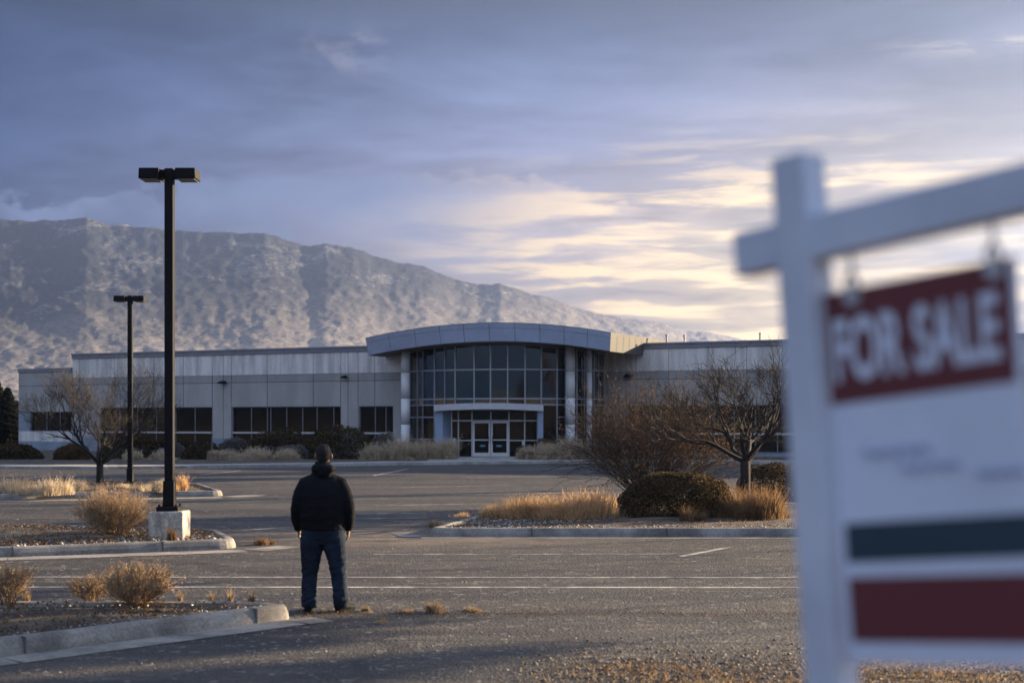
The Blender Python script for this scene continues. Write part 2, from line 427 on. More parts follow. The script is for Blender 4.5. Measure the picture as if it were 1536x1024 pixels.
    nt.put(mx.inputs[0], nt.math('SUBTRACT', 1.0, nt.math('MULTIPLY', nt.step(el, 0.4, 1.2), 0.25)))
    nt.l.new(bgs.outputs[0], mx.inputs[1]); nt.l.new(bgc.outputs[0], mx.inputs[2])
    nt.l.new(mx.outputs[0], out.inputs[0])
    w.cycles.sampling_method = 'MANUAL'; w.cycles.sample_map_resolution = 1024
CLOUD_STRENGTH = 0.235
build_world()

sun = bpy.data.lights.new('sun', 'SUN'); sun.energy = 5.0; sun.angle = R(0.5); sun.color = (1.0, 0.77, 0.50)
so = bpy.data.objects.new('sun', sun); col.objects.link(so)
sd = Vector((math.sin(SUN_AZ) * math.cos(SUN_EL), math.cos(SUN_AZ) * math.cos(SUN_EL), math.sin(SUN_EL)))
so.rotation_euler = sd.to_track_quat('Z', 'Y').to_euler(); so.location = (30, 10, 30)

cam = bpy.data.cameras.new('camera'); co = bpy.data.objects.new('camera', cam); col.objects.link(co)
co.location = (0, 0, EYE); co.rotation_euler = (R(90), 0, 0)
cam.lens = 50; cam.sensor_width = 36; cam.shift_y = (HY - 512) / 1536.0
cam.clip_start = 0.05; cam.clip_end = 30000
cam.dof.use_dof = True; cam.dof.focus_distance = F / 78.0; cam.dof.aperture_fstop = 0.05 / 0.0245
scene.camera = co
scene.view_settings.view_transform = 'Standard'; scene.view_settings.look = 'None'
scene.view_settings.exposure = 2.25; scene.view_settings.gamma = 1.0
cy = scene.cycles
cy.use_denoising = True
try: cy.denoiser = 'OPENIMAGEDENOISE'
except Exception: pass
cy.max_bounces = 6; cy.diffuse_bounces = 3; cy.glossy_bounces = 3; cy.transmission_bounces = 2; cy.volume_bounces = 0
cy.caustics_reflective = False; cy.caustics_refractive = False; cy.sample_clamp_indirect = 4.0

# ------------------------------------------------------------------ ground
def sheet(name, poly, z, m, n=None):
    b = MB(); k = len(b.v); b.v += [(p[0], p[1], z) for p in poly]; b.f.append(tuple(range(k, k + len(poly)))); b.m.append(0)
    return tag(b.build(name, m), kind='structure')
sheet('ground', [(-9000, -9000), (9000, -9000), (9000, 9000), (-9000, 9000)], -0.03, M['plain'])
kerb_line = [(-70, 62.0), ground(0, 703)[:2], ground(160, 704)[:2], ground(330, 702)[:2], ground(560, 698)[:2], ground(905, 694)[:2], (30, 65.5), (75, 62)]
sheet('parking_lot', [(-70, -45), (75, -45)] + list(reversed(kerb_line)), 0.0, M['asphalt'])
# sidewalk along the far kerb
b = MB()
for (x0, y0), (x1, y1) in zip(kerb_line[:-1], kerb_line[1:]):
    b.hexa([(x0, y0, -.03), (x1, y1, -.03), (x1, y1 + 2.4, -.03), (x0, y0 + 2.4, -.03), (x0, y0, .13), (x1, y1, .13), (x1, y1 + 2.4, .13), (x0, y0 + 2.4, .13)])
tag(b.build('sidewalk', M['walk']), kind='structure')
b = MB()
bed = [(p[0], p[1] + 2.4) for p in kerb_line]
b.prism(bed + [(75, 97), (-70, 125)], -.03, .12)
tag(b.build('planting_bed_soil', M['soil']), kind='structure')
# broad path to the doors
pl = [ground(655, 691.5, .13), ground(775, 690, .13)]
b = MB(); b.prism([(pl[0].x - .6, pl[0].y - .6), (pl[1].x + .8, pl[1].y - .4), (1.6, 79.6), (-3.9, 80.2)], .05, .136)
tag(b.build('entrance_path', M['walk']), kind='structure')

# painted lines
def line(p, q, w=0.1):
    p = Vector(p); q = Vector(q); d = (q - p); d.z = 0; d.normalize(); s = Vector((-d.y, d.x, 0)) * (w / 2)
    z = Vector((0, 0, 0.004))
    lines.quad(p - s + z, q - s + z, q + s + z, p + s + z)
lines = MB()
line((-14, 18.75, 0), (16, 18.55, 0), .085); line((-14, 17.6, 0), (16, 17.45, 0), .11)
line(ground(560, 831), ground(1010, 830.5), .07); line(ground(1022, 834), ground(1094, 820.5), .11)
for a in (((300, 712), (362, 705.5)), ((560, 713), (612, 703)), ((585, 714), (636, 713)), ((690, 707), (905, 701)), ((0, 722), (70, 714)), ((600, 731), (780, 727)), ((420, 748), (520, 744)), ((520, 778), (640, 776)),
          ((700, 716), (905, 712)), ((440, 772), (640, 769)), ((560, 758), (730, 755)), ((360, 795), (430, 791)), ((640, 742), (900, 738)), ((1180, 700), (1240, 693))):
    line(ground(*a[0]), ground(*a[1]), .13)
tag(lines.build('road_marking', M['paint']), kind='structure')

def ridge_noise(x, y, s, seed=0.0):
    return mnoise.fractal(Vector((x * s + seed, y * s, seed)), 0.8, 2.1, 4)

def offset_poly(poly, d):
    out = []
    n = len(poly)
    for i in range(n):
        p0, p1, p2 = Vector(poly[i - 1]), Vector(poly[i]), Vector(poly[(i + 1) % n])
        a = (p1 - p0).normalized(); c = (p2 - p1).normalized()
        n1 = Vector((-a.y, a.x)); n2 = Vector((-c.y, c.x)); bis = n1 + n2
        if bis.length < 1e-4: bis = n1
        bis.normalize(); k = d / max(bis.dot(n1), 0.35)
        out.append(p1 + bis * k)
    return out

def resample(poly, step):
    out = []
    n = len(poly)
    for i in range(n):
        p, q = Vector(poly[i]), Vector(poly[(i + 1) % n])
        k = max(1, int((q - p).length / step))
        for j in range(k): out.append(p.lerp(q, j / k))
    return out

def round_poly(poly, r, seg=5):
    out = []
    n = len(poly)
    for i in range(n):
        p0, p1, p2 = Vector(poly[i - 1]), Vector(poly[i]), Vector(poly[(i + 1) % n])
        rr = min(r, (p1 - p0).length * .45, (p2 - p1).length * .45)
        a = p1 + (p0 - p1).normalized() * rr; c = p1 + (p2 - p1).normalized() * rr
        for j in range(seg + 1):
            t = j / seg
            out.append(a * (1 - t) ** 2 + p1 * 2 * t * (1 - t) + c * t * t)
    return out

def island(poly, gutter=None, rad=0.35, h=0.15, soil_h=0.10, joint=2.4):
    """poly counter-clockwise; kerb of concrete round a bed of soil"""
    poly = round_poly([Vector(p) for p in poly], rad)
    poly = resample(poly, 0.3)
    prof = [(0.0, -0.02), (0.012, 0.06), (0.035, h - .03), (0.06, h - .006), (0.09, h), (0.16, h), (0.175, h - .012), (0.18, 0.0)]
    rings = [[(p.x, p.y, z + 0.004 * mnoise.noise(Vector((p.x * 3, p.y * 3, 1.0)))) for p in offset_poly(poly, d)] for d, z in prof]
    b = MB(); n = len(poly)
    # joints: tiny gaps every few metres
    acc = 0.0
    for r in rings: b.v += r
    for i in range(n):
        j = (i + 1) % n
        for k in range(len(prof) - 1):
            b.f.append((k * n + i, k * n + j, (k + 1) * n + j, (k + 1) * n + i)); b.m.append(0)
    acc = 0
    for i in range(n):
        j = (i + 1) % n
        seg = (poly[j] - poly[i]).length; acc += seg
        if acc > joint:
            acc = 0
            d = (poly[j] - poly[i]).normalized(); nn = Vector((-d.y, d.x))
            c = poly[i] + nn * 0.075
            b.obox((c.x, c.y, h * .5 + .002), Vector((d.x, d.y, 0)) * .007, Vector((nn.x, nn.y, 0)) * .083, (0, 0, h * .5), 1)
    tag(b.build('kerb', [M['kerb'], M['joint']], smooth=False), kind='structure')
    inner = offset_poly(poly, 0.17)
    # bed of soil as a bumpy sheet
    b = MB(); cx_ = sum(p.x for p in inner) / n; cy_ = sum(p.y for p in inner) / n
    K = 10
    for k in range(K):
        t = k / K
        for p in inner:
            x = p.x + (cx_ - p.x) * t; y = p.y + (cy_ - p.y) * t
            z = soil_h + (0.05 * ridge_noise(x, y, 1.3) + 0.06 * min(t * 3, 1)) * min(1, t * 4)
            b.v.append((x, y, z))
    b.v.append((cx_, cy_, soil_h + .06))
    for k in range(K - 1):
        for i in range(n):
            j = (i + 1) % n
            b.f.append((k * n + i, k * n + j, (k + 1) * n + j, (k + 1) * n + i)); b.m.append(0)
    for i in range(n):
        b.f.append(((K - 1) * n + i, (K - 1) * n + (i + 1) % n, K * n)); b.m.append(0)
    tag(b.build('island_soil', M['soil'], smooth=True), kind='structure')
    if gutter:
        g = MB()
        pts = [Vector(p) for p in gutter[0]]; w = gutter[1]
        for p, q in zip(pts[:-1], pts[1:]):
            d = (q - p).normalized(); nn = Vector((d.y, -d.x)) * w
            g.quad((p.x, p.y, .006), (p.x + nn.x, p.y + nn.y, .006), (q.x + nn.x, q.y + nn.y, .006), (q.x, q.y, .006))
        tag(g.build('gutter', M['kerb']), kind='structure')
    return poly

A = [(-2.22, 14.78), (-2.75, 15.05), (-9.5, 15.15), (-9.5, 7.6), (-4.43, 12.35)]
island(A, ([(-9.5, 7.55), (-4.43, 12.3), (-2.35, 14.62), (-2.1, 14.85)], 0.42), rad=.22)
B = [(-4.42, 23.0), (-5.2, 25.2), (-8.5, 26.3), (-16, 26.8), (-16, 21.2), (-7.7, 21.4)]
island(B, ([(-16, 21.15), (-7.7, 21.35), (-4.3, 22.7), (-3.85, 23.4)], 0.5), rad=.3)
Cc = [ground(338, 744)[:2], ground(300, 731.5)[:2], (-15, 47.5), (-26, 47.5), (-26, 37.2), ground(-10, 749.5)[:2], ground(70, 746.5)[:2]]
island(Cc, ([ground(-10, 750.5)[:2], ground(330, 745)[:2], ground(372, 742)[:2]], .7), rad=.5)
D = [(-1.55, 25.35), (17, 25.25), (17, 35.5), (3.5, 35.0), (-0.35, 30.6)]
Dp = island(D, ([(-1.9, 26.2), (-1.6, 25.25), (17, 25.15)], .35), rad=.4)

# ------------------------------------------------------------------ mountain and hills
ridge_px = [(-900, 395), (-500, 352), (-250, 338), (-50, 330), (0, 327), (60, 331), (130, 324), (165, 334), (250, 343), (330, 347), (400, 349), (430, 358), (465, 369), (490, 364), (530, 371), (560, 382),
            (590, 391), (640, 400), (680, 417), (720, 426), (750, 424), (800, 440), (850, 454), (880, 465), (930, 475), (960, 478), (1000, 487), (1030, 496), (1060, 497), (1090, 503), (1120, 510), (1170, 518),
            (1300, 530), (1500, 545), (1800, 560), (2400, 590)]
def ridge_tan(px):
    for (a, ya), (c, yc) in zip(ridge_px[:-1], ridge_px[1:]):
        if px <= c: return (HY - (ya + (yc - ya) * (px - a) / (c - a))) / F
    return 0.02
def mountain():
    NA, NR = 760, 230
    r0, r1, r2 = 380.0, 2600.0, 3050.0
    V = np.zeros((NA * NR, 3)); k = 0
    for j in range(NR):
        t = j / (NR - 1)
        rr = r0 + (r2 - r0) * t ** 1.25
        for i in range(NA):
            px = -900 + 2400 * i / (NA - 1)
            a = math.atan((px - CX) / F)
            T = ridge_tan(px)
            u = (rr - r0) / (r1 - r0)
            q = Vector((a * 9.0, u * 2.2, 3.0))
            if u <= 1:
                prof = 0.10 * min(u * 4, 1) * u * 2 + 0.80 * u ** 1.7
                prof = prof / (0.10 * 2 + 0.80)
                wq = .35 * mnoise.noise(Vector((a * 6, u * 2.5, 9.0))); sp = mnoise.ridged_multi_fractal(Vector((a * 6.0 + 3.4 * u + wq, u * 1.6 - a * 2.0 + wq, 1.7)), 1.05, 2.3, 6, 0.9, 2.0) * 0.5 - 0.5
                fine = mnoise.fractal(Vector((a * 120, u * 34, 5.0)), 0.8, 2.0, 4)
                e = T * (prof + 0.10 * sp * (u * (1.02 - u)) * 2.2 + 0.0025 * fine * min(1, u * 5))
                e += (0.0009 * fine) * u
                z = e * rr + (EYE * u)
            else:
                z = T * r1 * (1 - 0.5 * (u - 1)) + 6 * mnoise.fractal(q * 6, 0.8, 2, 4)
            V[k] = (rr * math.sin(a) / max(math.cos(a), .2) * math.cos(a), rr * math.cos(a), max(z, -0.5) if u > 0.02 else -0.5)
            # plane depth so that the silhouette height is z / depth
            V[k, 0] = rr * math.tan(a); V[k, 1] = rr
            k += 1
    idx = np.arange(NA * NR).reshape(NR, NA)
    Fc = np.stack([idx[:-1, :-1], idx[:-1, 1:], idx[1:, 1:], idx[1:, :-1]], -1).reshape(-1, 4)
    m, nt, bs, pos = new_mat('mountain_rock_scrub_painted_light')
    p1 = nt.noise(nt.map(pos, (1, .5, 1.3)), 0.009, 9, 0.72, 0.6)
    p2 = nt.noise(pos, 0.13, 6, 0.8)
    p3 = nt.vor(pos, 0.16, 'Distance')
    rock = nt.mix(nt.step(p2, .35, .65), (0.10, 0.098, 0.096), (0.29, 0.275, 0.26))
    scrub = nt.mix(nt.step(p2, .4, .6), (0.014, 0.022, 0.032), (0.038, 0.045, 0.054))
    c = nt.mix(nt.step(nt.math('ADD', nt.math('MULTIPLY', p1, .62), nt.math('MULTIPLY', p2, .38)), .525, .60), scrub, rock)
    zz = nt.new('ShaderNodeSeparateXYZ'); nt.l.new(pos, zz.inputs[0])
    low = nt.math('SUBTRACT', 1.0, nt.step(nt.math('ADD', zz.outputs[2], nt.math('MULTIPLY_ADD', nt.math('SUBTRACT', p1, .5), 300.0, nt.math('MULTIPLY_ADD', zz.outputs[0], -0.16, -20.0))), 40.0, 270.0))  # paler low down and to the right: sunlight and haze put into the colour
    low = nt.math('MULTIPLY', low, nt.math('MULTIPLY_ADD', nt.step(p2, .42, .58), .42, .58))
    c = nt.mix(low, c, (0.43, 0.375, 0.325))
    c = nt.mix(nt.math('MULTIPLY', nt.math('SUBTRACT', 1.0, nt.step(p3, .28, .42)), .7), c, (0.045, 0.046, 0.034))
    nt.l.new(c, bs.inputs['Base Color']); bs.inputs['Roughness'].default_value = 1.0; bs.inputs['Specular IOR Level'].default_value = 0.1
    bn = nt.new('ShaderNodeBump'); bn.inputs['Strength'].default_value = 1.0; bn.inputs['Distance'].default_value = 3.0
    nt.l.new(nt.noise(pos, 0.035, 8, 0.7), bn.inputs['Height']); nt.l.new(bn.outputs[0], bs.inputs['Normal'])
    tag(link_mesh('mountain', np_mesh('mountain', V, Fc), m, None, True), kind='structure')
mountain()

def hills():
    """low rise all round the rest of the plain"""
    N = 160; b = MB()
    for i in range(N + 1):
        a = R(42) + (R(318) - R(42)) * i / N
        for r_, z in ((700, -1), (900, 7), (1100, 13), (1500, -1)):
            hh = z * (1 + .5 * mnoise.noise(Vector((a * 5, r_ * .003, 2)))) if z > 0 else z
            b.v.append((r_ * math.sin(a), r_ * math.cos(a), hh))
    for i in range(N):
        for k in range(3):
            b.f.append((i * 4 + k, (i + 1) * 4 + k, (i + 1) * 4 + k + 1, i * 4 + k + 1)); b.m.append(0)
    tag(b.build('hills', M['hill'], smooth=True), kind='structure')
hills()

# ------------------------------------------------------------------ office building
TH = R(26)
ER = Vector((math.cos(TH), -math.sin(TH), 0)); EB = Vector((math.sin(TH), math.cos(TH), 0))
BO = Vector((-8.7, 85.3, 0))
def sof(px, t):
    q = (px - CX) / F
    return (q * (BO.y + EB.y * t) - BO.x - EB.x * t) / (ER.x - q * ER.y)
def bp(s, t, z): return BO + ER * s + EB * t + Vector((0, 0, z))
def zof(px, py, t):
    p = bp(sof(px, t), t, 0); return EYE - (py - HY) * p.y / F
def bbox(mb, s0, s1, t0, t1, z0, z1, m=0):
    mb.hexa([bp(s0, t0, z0), bp(s1, t0, z0), bp(s1, t1, z0), bp(s0, t1, z0), bp(s0, t0, z1), bp(s1, t0, z1), bp(s1, t1, z1), bp(s0, t1, z1)], m)

bld = empty('office_building', bp(6, 0, 0), 'long low grey concrete office building with curved glass entrance and arched blue-grey canopy', 'building')
WALLM = [M['upper'], M['middle'], M['lower'], M['base'], M['joint']]
Z_TOP, Z_COP, Z_UP, Z_MID, Z_WT, Z_BASE = 6.62, 6.30, 5.0, 4.52, 3.0, 1.0

def window(s0, s1, t, z0, z1, mull, sill_z=None, dark=True):
    fr = MB(); d0, d1 = t + .14, t + .24
    w = .05
    bbox(fr, s0, s0 + w, d0, d1, z0, z1); bbox(fr, s1 - w, s1, d0, d1, z0, z1)
    bbox(fr, s0 + w, s1 - w, d0, d1, z1 - w, z1); bbox(fr, s0 + w, s1 - w, d0, d1, z0, z0 + w)
    for k in mull: bbox(fr, k - .022, k + .022, d0 + .005, d1 - .01, z0 + w, z1 - w, 1)
    o = fr.build('window', [M['dark_alu'], M['mullion']], bld)
    p = MB(); edges = [s0 + w] + list(mull) + [s1 - w]
    for a, c in zip(edges[:-1], edges[1:]):
        j = random.uniform(-.006, .006); k = random.uniform(-.006, .006)
        p.quad(bp(a, d0 + .06 + j, z0 + w), bp(c, d0 + .06 - j, z0 + w), bp(c, d0 + .06 - j + k, z1 - w), bp(a, d0 + .06 + j + k, z1 - w))
    p.build('pane', M['glass_dark'], o)
    if sill_z:
        s = MB(); bbox(s, s0 + .05, s1 - .05, t + .02, d0 + .03, sill_z - .055, sill_z + .055)
        s.build('transom', M['alu'], o)

def wing(s0, s1, t, wins, joints, depth, zt=Z_TOP, drop=0.0):
    """wall pieces butted round the window openings"""
    b = MB(); th = .4
    up, md, wt = Z_UP - drop, Z_MID - drop, Z_WT - drop * .5
    bbox(b, s0, s1, t, t + th, up, zt - .34, 0)
    bbox(b, s0, s1, t + .02, t + th, wt, up, 1)
    bbox(b, s0, s1, t + .012, t + .05, wt, md, 2)
    zw0 = .32
    cur = s0
    for a, c in wins + [(s1, s1)]:
        if a > cur:
            bbox(b, cur, a, t + .012, t + th, Z_BASE, wt, 2); bbox(b, cur, a, t + .004, t + th, -.02, Z_BASE, 3)
        if c > a: bbox(b, a, c, t + .004, t + th, -.02, zw0, 3)
        cur = c
    for j in joints:
        bbox(b, j - .012, j + .012, t - .004, t + .01, wt, zt - .34, 4)
        if not any(a < j < c for a, c in wins): bbox(b, j - .012, j + .012, t + .001, t + .02, .1, wt, 4)
    bbox(b, s0, s1, t + .006, t + .03, md - .018, md + .018, 4)
    # roof deck and back
    bbox(b, s0, s1, t + th, t + depth, zt - .75, zt - .5, 1)
    bbox(b, s0, s0 + .3, t + th, t + depth, -.02, zt - .5, 1); bbox(b, s1 - .3, s1, t + th, t + depth, -.02, zt - .5, 1)
    bbox(b, s0 + .3, s1 - .3, t + depth - .3, t + depth, -.02, zt - .75, 1)
    b.build('wall', WALLM, bld)
    c = MB(); bbox(c, s0 - .03, s1 + .03, t - .07, t + .45, zt - .34, zt - .12); bbox(c, s0 - .05, s1 + .05, t - .11, t + .5, zt - .12, zt)
    c.build('coping', M['coping'], bld, bevel=.01)
    return

W1 = (sof(150, 0), sof(318, 0)); W2 = (sof(347.5, 0), sof(511, 0)); W3 = (sof(538.5, 0), sof(589.5, 0))
LEND = sof(603, 0)
wing(sof(109, 0), LEND, 0, [W1, W2, W3], [sof(p, 0) for p in (119, 172, 231, 275, 318.5, 335, 347, 401, 470, 511, 522, 537, 562)], 14)
ml = lambda pxs, t: [sof(p, t) for p in pxs]
window(*W1, 0, .34, Z_WT, ml((177, 204, 232.5, 261.5, 290.5), 0), 1.38)
window(*W2, 0, .34, Z_WT, ml((375, 399, 404, 428, 452, 473.6, 498.8), 0), 1.38)
window(*W3, 0, .34, Z_WT, ml((561, 577), 0), 1.38)
# lower block at the far end
lt = .5
L0, L1 = sof(28, lt), sof(109, lt) - .05
LW = (sof(45, lt), sof(107.5, lt))
b = MB()
bbox(b, L0, L1, lt, lt + .4, 2.75, 5.45, 2); bbox(b, L0, L1, lt, lt + .4, 1.45 - .72, 1.42, 0); bbox(b, L0, L1, lt, lt + .4, -.02, .73, 3)
bbox(b, L0, LW[0], lt, lt + .4, 1.42, 2.75, 3); bbox(b, LW[1], L1, lt, lt + .4, 1.42, 2.75, 2)
bbox(b, L0, L1, lt - .004, lt + .01, 4.5, 4.53, 4)
bbox(b, L0, L1, lt + .4, lt + 10, 5.0, 5.2, 1); bbox(b, L0, L0 + .3, lt + .4, lt + 10, -.02, 5.0, 1)
b.build('wall', WALLM, bld)
c = MB(); bbox(c, L0 - .03, L1, lt - .06, lt + .45, 5.45, 5.72); c.build('coping', M['coping'], bld, bevel=.01)
window(LW[0], LW[1], lt, 1.42, 2.75, ml((68, 88), lt))
# right wing
RT = 4.6
R0, R1 = sof(899, RT), sof(940, RT) + 34
RW = (sof(941, RT), sof(1420, RT))
wing(R0, R1, RT, [RW], [sof(p, RT) for p in (939, 954, 1003, 1062, 1120, 1190, 1260, 1330, 1400, 1480, 1560)], 14)
window(*RW, RT, .34, Z_WT, ml((954, 981, 1010, 1040, 1070, 1100, 1132, 1165, 1200, 1236, 1275, 1315, 1355, 1390), RT), 1.38)

# roof vents behind the right parapet
for px, h in ((954, .35), (1000, .55), (1026.5, .5), (1140, .5)):
    p = bp(sof(px, RT + 1.5), RT + 1.5, 0)
    v = MB(); v.tube([(p.x, p.y, 6.0), (p.x, p.y, 6.55 + h)], .05, 8); v.tube([(p.x, p.y, 6.55 + h), (p.x, p.y, 6.62 + h)], .075, 8)
    v.build('roof_vent', M['coping'], bld)
# small wall lights
for px, py, t in ((337, 573, 0), (519, 565, 0), (945, 563, RT)):
    s = sof(px, t); z = zof(px, py, t)
    v = MB(); bbox(v, s - .05, s + .05, t - .12, t, z - .05, z + .09); w = MB()
    k = .24 if px != 519 else .14
    w.hexa([bp(s - k, t - .42, z - .10), bp(s + k, t - .42, z - .10), bp(s + k, t - .12, z - .10), bp(s - k, t - .12, z - .10),
            bp(s - k, t - .42, z - .02), bp(s + k, t - .42, z - .02), bp(s + k * .9, t - .12, z + .08), bp(s - k * .9, t - .12, z + .08)])
    o = w.build('wall_light', M['lamp'], bld); v.build('bracket', M['lamp'], o)

# ---- curved curtain wall
def circ(p, q, r):
    ax, ay, bx, by, cx_, cy_ = *p, *q, *r
    d = 2 * (ax * (by - cy_) + bx * (cy_ - ay) + cx_ * (ay - by))
    ux = ((ax * ax + ay * ay) * (by - cy_) + (bx * bx + by * by) * (cy_ - ay) + (cx_ * cx_ + cy_ * cy_) * (ay - by)) / d
    uy = ((ax * ax + ay * ay) * (cx_ - bx) + (bx * bx + by * by) * (ax - cx_) + (cx_ * cx_ + cy_ * cy_) * (bx - ax)) / d
    return Vector((ux, uy)), math.hypot(ax - ux, ay - uy)
GL = at(609, 600, 84.6)[:2]; GM = at(742, 600, 80.0)[:2]; GR = at(906, 600, 82.6)[:2]
GC, GRAD = circ(GL, GM, GR)
def arc_pt(px, rad, c=None):
    """near hit of the view ray through column px with a circle in plan"""
    c = c or GC; q = (px - CX) / F
    a = q * q + 1; bb = -2 * (q * c.x + c.y); cc = c.x ** 2 + c.y ** 2 - rad * rad
    disc = max(bb * bb - 4 * a * cc, 0)
    y = (-bb - math.sqrt(disc)) / (2 * a)
    return Vector((q * y, y))
def fas(px): return arc_pt(px, FRAD, FC)
FL = at(553, 600, 83.0)[:2]; FM = at(735, 600, 78.3)[:2]; FR = at(915, 600, 77.9)[:2]
FC, FRAD = circ(FL, FM, FR)
def vault(px, lo):   # height of the canopy edge along its arch
    u = (px - 734) / 181.0
    return (6.47 if lo else 7.50) - .56 * u * u

mull_px = [609.5, 627, 635, 652.6, 668, 683.5, 711.7, 736, 761.5, 787.4, 811.5, 835, 848, 864.5, 876, 890, 897, 905.5]
cw = MB()   # frame
pts = [arc_pt(p, GRAD) for p in mull_px]
rows = [(.32, 1.05), (1.05, 2.32), (2.32, 3.02), (3.02, 3.36), (3.36, 5.0), (5.0, 6.55)]
ztop = [min(vault(p, True) + .05, 6.6) for p in mull_px]
for i, p in enumerate(pts):
    n = (GC - p).normalized(); tt = Vector((-n.y, n.x))
    w = .035 if i in (0, 1, 3, 5, 6, 7, 8, 9, 10, 11, 12, 13, 15, 17) else .02
    if 4 < i < 11 :
        z0 = 3.02
    else: z0 = .1
    cw.obox((p.x, p.y, (z0 + ztop[i]) / 2), Vector((tt.x, tt.y, 0)) * w, Vector((n.x, n.y, 0)) * .07, (0, 0, (ztop[i] - z0) / 2))
for z in (1.05, 2.32, 3.02, 3.36, 5.0):
    for i in range(len(pts) - 1):
        if z < 3 and 4 <= i < 11: continue
        p, q = pts[i], pts[i + 1]; d = (q - p); L = d.length; d.normalize(); n = Vector((-d.y, d.x))
        mid = (p + q) / 2
        cw.obox((mid.x, mid.y, z), Vector((d.x, d.y, 0)) * (L / 2), Vector((n.x, n.y, 0)) * .055, (0, 0, .035))
o = cw.build('curtain_wall', M['frame_alu'], bld)
gp = MB()
for i in range(len(pts) - 1):
    p, q = pts[i], pts[i + 1]
    zt = (ztop[i] + ztop[i + 1]) / 2
    for (z0, z1) in rows:
        z1 = min(z1, zt + .1)
        j, k = random.uniform(-.009, .009), random.uniform(-.012, .012)
        n = ((p + q) / 2 - GC).normalized() * -0.0
        m = 0 if z0 >= 3.0 else 1
        def pt(v, z, e):
            dd = (v - GC).normalized() * e
            return (v.x + dd.x, v.y + dd.y, z)
        gp.quad(pt(p, z0, j), pt(q, z0, -j), pt(q, z1, -j + k), pt(p, z1, j + k), m)
gp.build('pane', [M['glass_blue'], M['glass_dark']], o)
hb = MB()   # head beam under the canopy
for i in range(len(pts) - 1):
    p, q = pts[i], pts[i + 1]; d = q - p; L = d.length; d.normalize(); n = Vector((-d.y, d.x)); mid = (p + q) / 2
    hb.obox((mid.x, mid.y, (ztop[i] + ztop[i + 1]) / 2 - .02), Vector((d.x, d.y, 0)) * L / 2, Vector((n.x, n.y, 0)) * .12, (0, 0, .13))
hb.build('head_beam', M['soffit'], o)
for rng_ in (range(0, 4), range(11, len(pts) - 1)):
  base = MB()
  for i in rng_:
    p, q = pts[i], pts[i + 1]; d = q - p; L = d.length; d.normalize(); n = Vector((-d.y, d.x)); mid = (p + q) / 2
    base.obox((mid.x, mid.y, .16), Vector((d.x, d.y, 0)) * L / 2, Vector((n.x, n.y, 0)) * .10, (0, 0, .17))
  base.build('base_wall', M['fin'], o)

# ---- arched roof canopy
NS = 60
fpx = [553 + (915 - 553) * i / NS for i in range(NS + 1)]
fp = [fas(p) for p in fpx]
back = Vector((EB.x, EB.y)) * 13.0
rc = MB(); n0 = 0
top, bot, btop, bbot, lip = [], [], [], [], []
for p, x in zip(fp, fpx):
    lo, hi = vault(x, True), vault(x, False)
    out = (p - FC).normalized()
    ptop = p + out * .22                       # the fascia leans outwards at the top
    rc.v += [(ptop.x, ptop.y, hi), (p.x, p.y, lo), (ptop.x + back.x, ptop.y + back.y, hi), (p.x + back.x, p.y + back.y, lo)]
for i in range(NS):
    a, c = i * 4, (i + 1) * 4
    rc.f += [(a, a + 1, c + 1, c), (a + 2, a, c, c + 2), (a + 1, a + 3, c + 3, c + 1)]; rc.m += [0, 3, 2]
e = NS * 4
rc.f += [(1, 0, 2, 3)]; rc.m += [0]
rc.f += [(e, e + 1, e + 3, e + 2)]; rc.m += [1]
# upper edge strip and seams, a few millimetres proud
for i in range(NS):
    for (f0, f1, mm, pr) in ((.70, .715, 4, .006), (.975, 1.0, 5, .02), (0.0, .022, 5, .012)):
        q = []
        for kk in (i, i + 1):
            p = fp[kk]; out = (p - FC).normalized(); lo, hi = vault(fpx[kk], True), vault(fpx[kk], False)
            for fr in (f0, f1):
                w = p + out * (.22 * fr + pr); q.append((w.x, w.y, lo + (hi - lo) * fr))
        rc.quad(q[0], q[2], q[3], q[1], mm)
for sx_ in (586.5, 624.7, 661.6, 697, 734.7, 773, 810, 846, 880.4):
    p = fas(sx_); out = (p - FC).normalized(); tt = Vector((-out.y, out.x)); lo, hi = vault(sx_, True), vault(sx_, False)
    a = p + out * .008; c = p + out * .228; w = tt * .012
    rc.quad((a.x - w.x, a.y - w.y, lo), (a.x + w.x, a.y + w.y, lo), (c.x + w.x, c.y + w.y, hi), (c.x - w.x, c.y - w.y, hi), 4)
p = fp[-1]; out = (p - FC).normalized(); lo, hi = vault(915, True), vault(915, False)
rgt = Vector((ER.x, ER.y)) * .012
for k in range(1, 14):
    a = p + Vector((EB.x, EB.y)) * (k * .95) + rgt; c = a + out * .22 * 0.0
    w = Vector((EB.x, EB.y)) * .015
    rc.quad((a.x - w.x, a.y - w.y, lo), (a.x + w.x, a.y + w.y, lo), (a.x + w.x + .2 * out.x, a.y + w.y + .2 * out.y, hi - .1), (a.x - w.x + .2 * out.x, a.y - w.y + .2 * out.y, hi - .1), 4)
rc.build('roof_canopy', [M['fascia'], M['flank'], M['soffit'], M['coping'], M['joint'], M['coping']], bld)

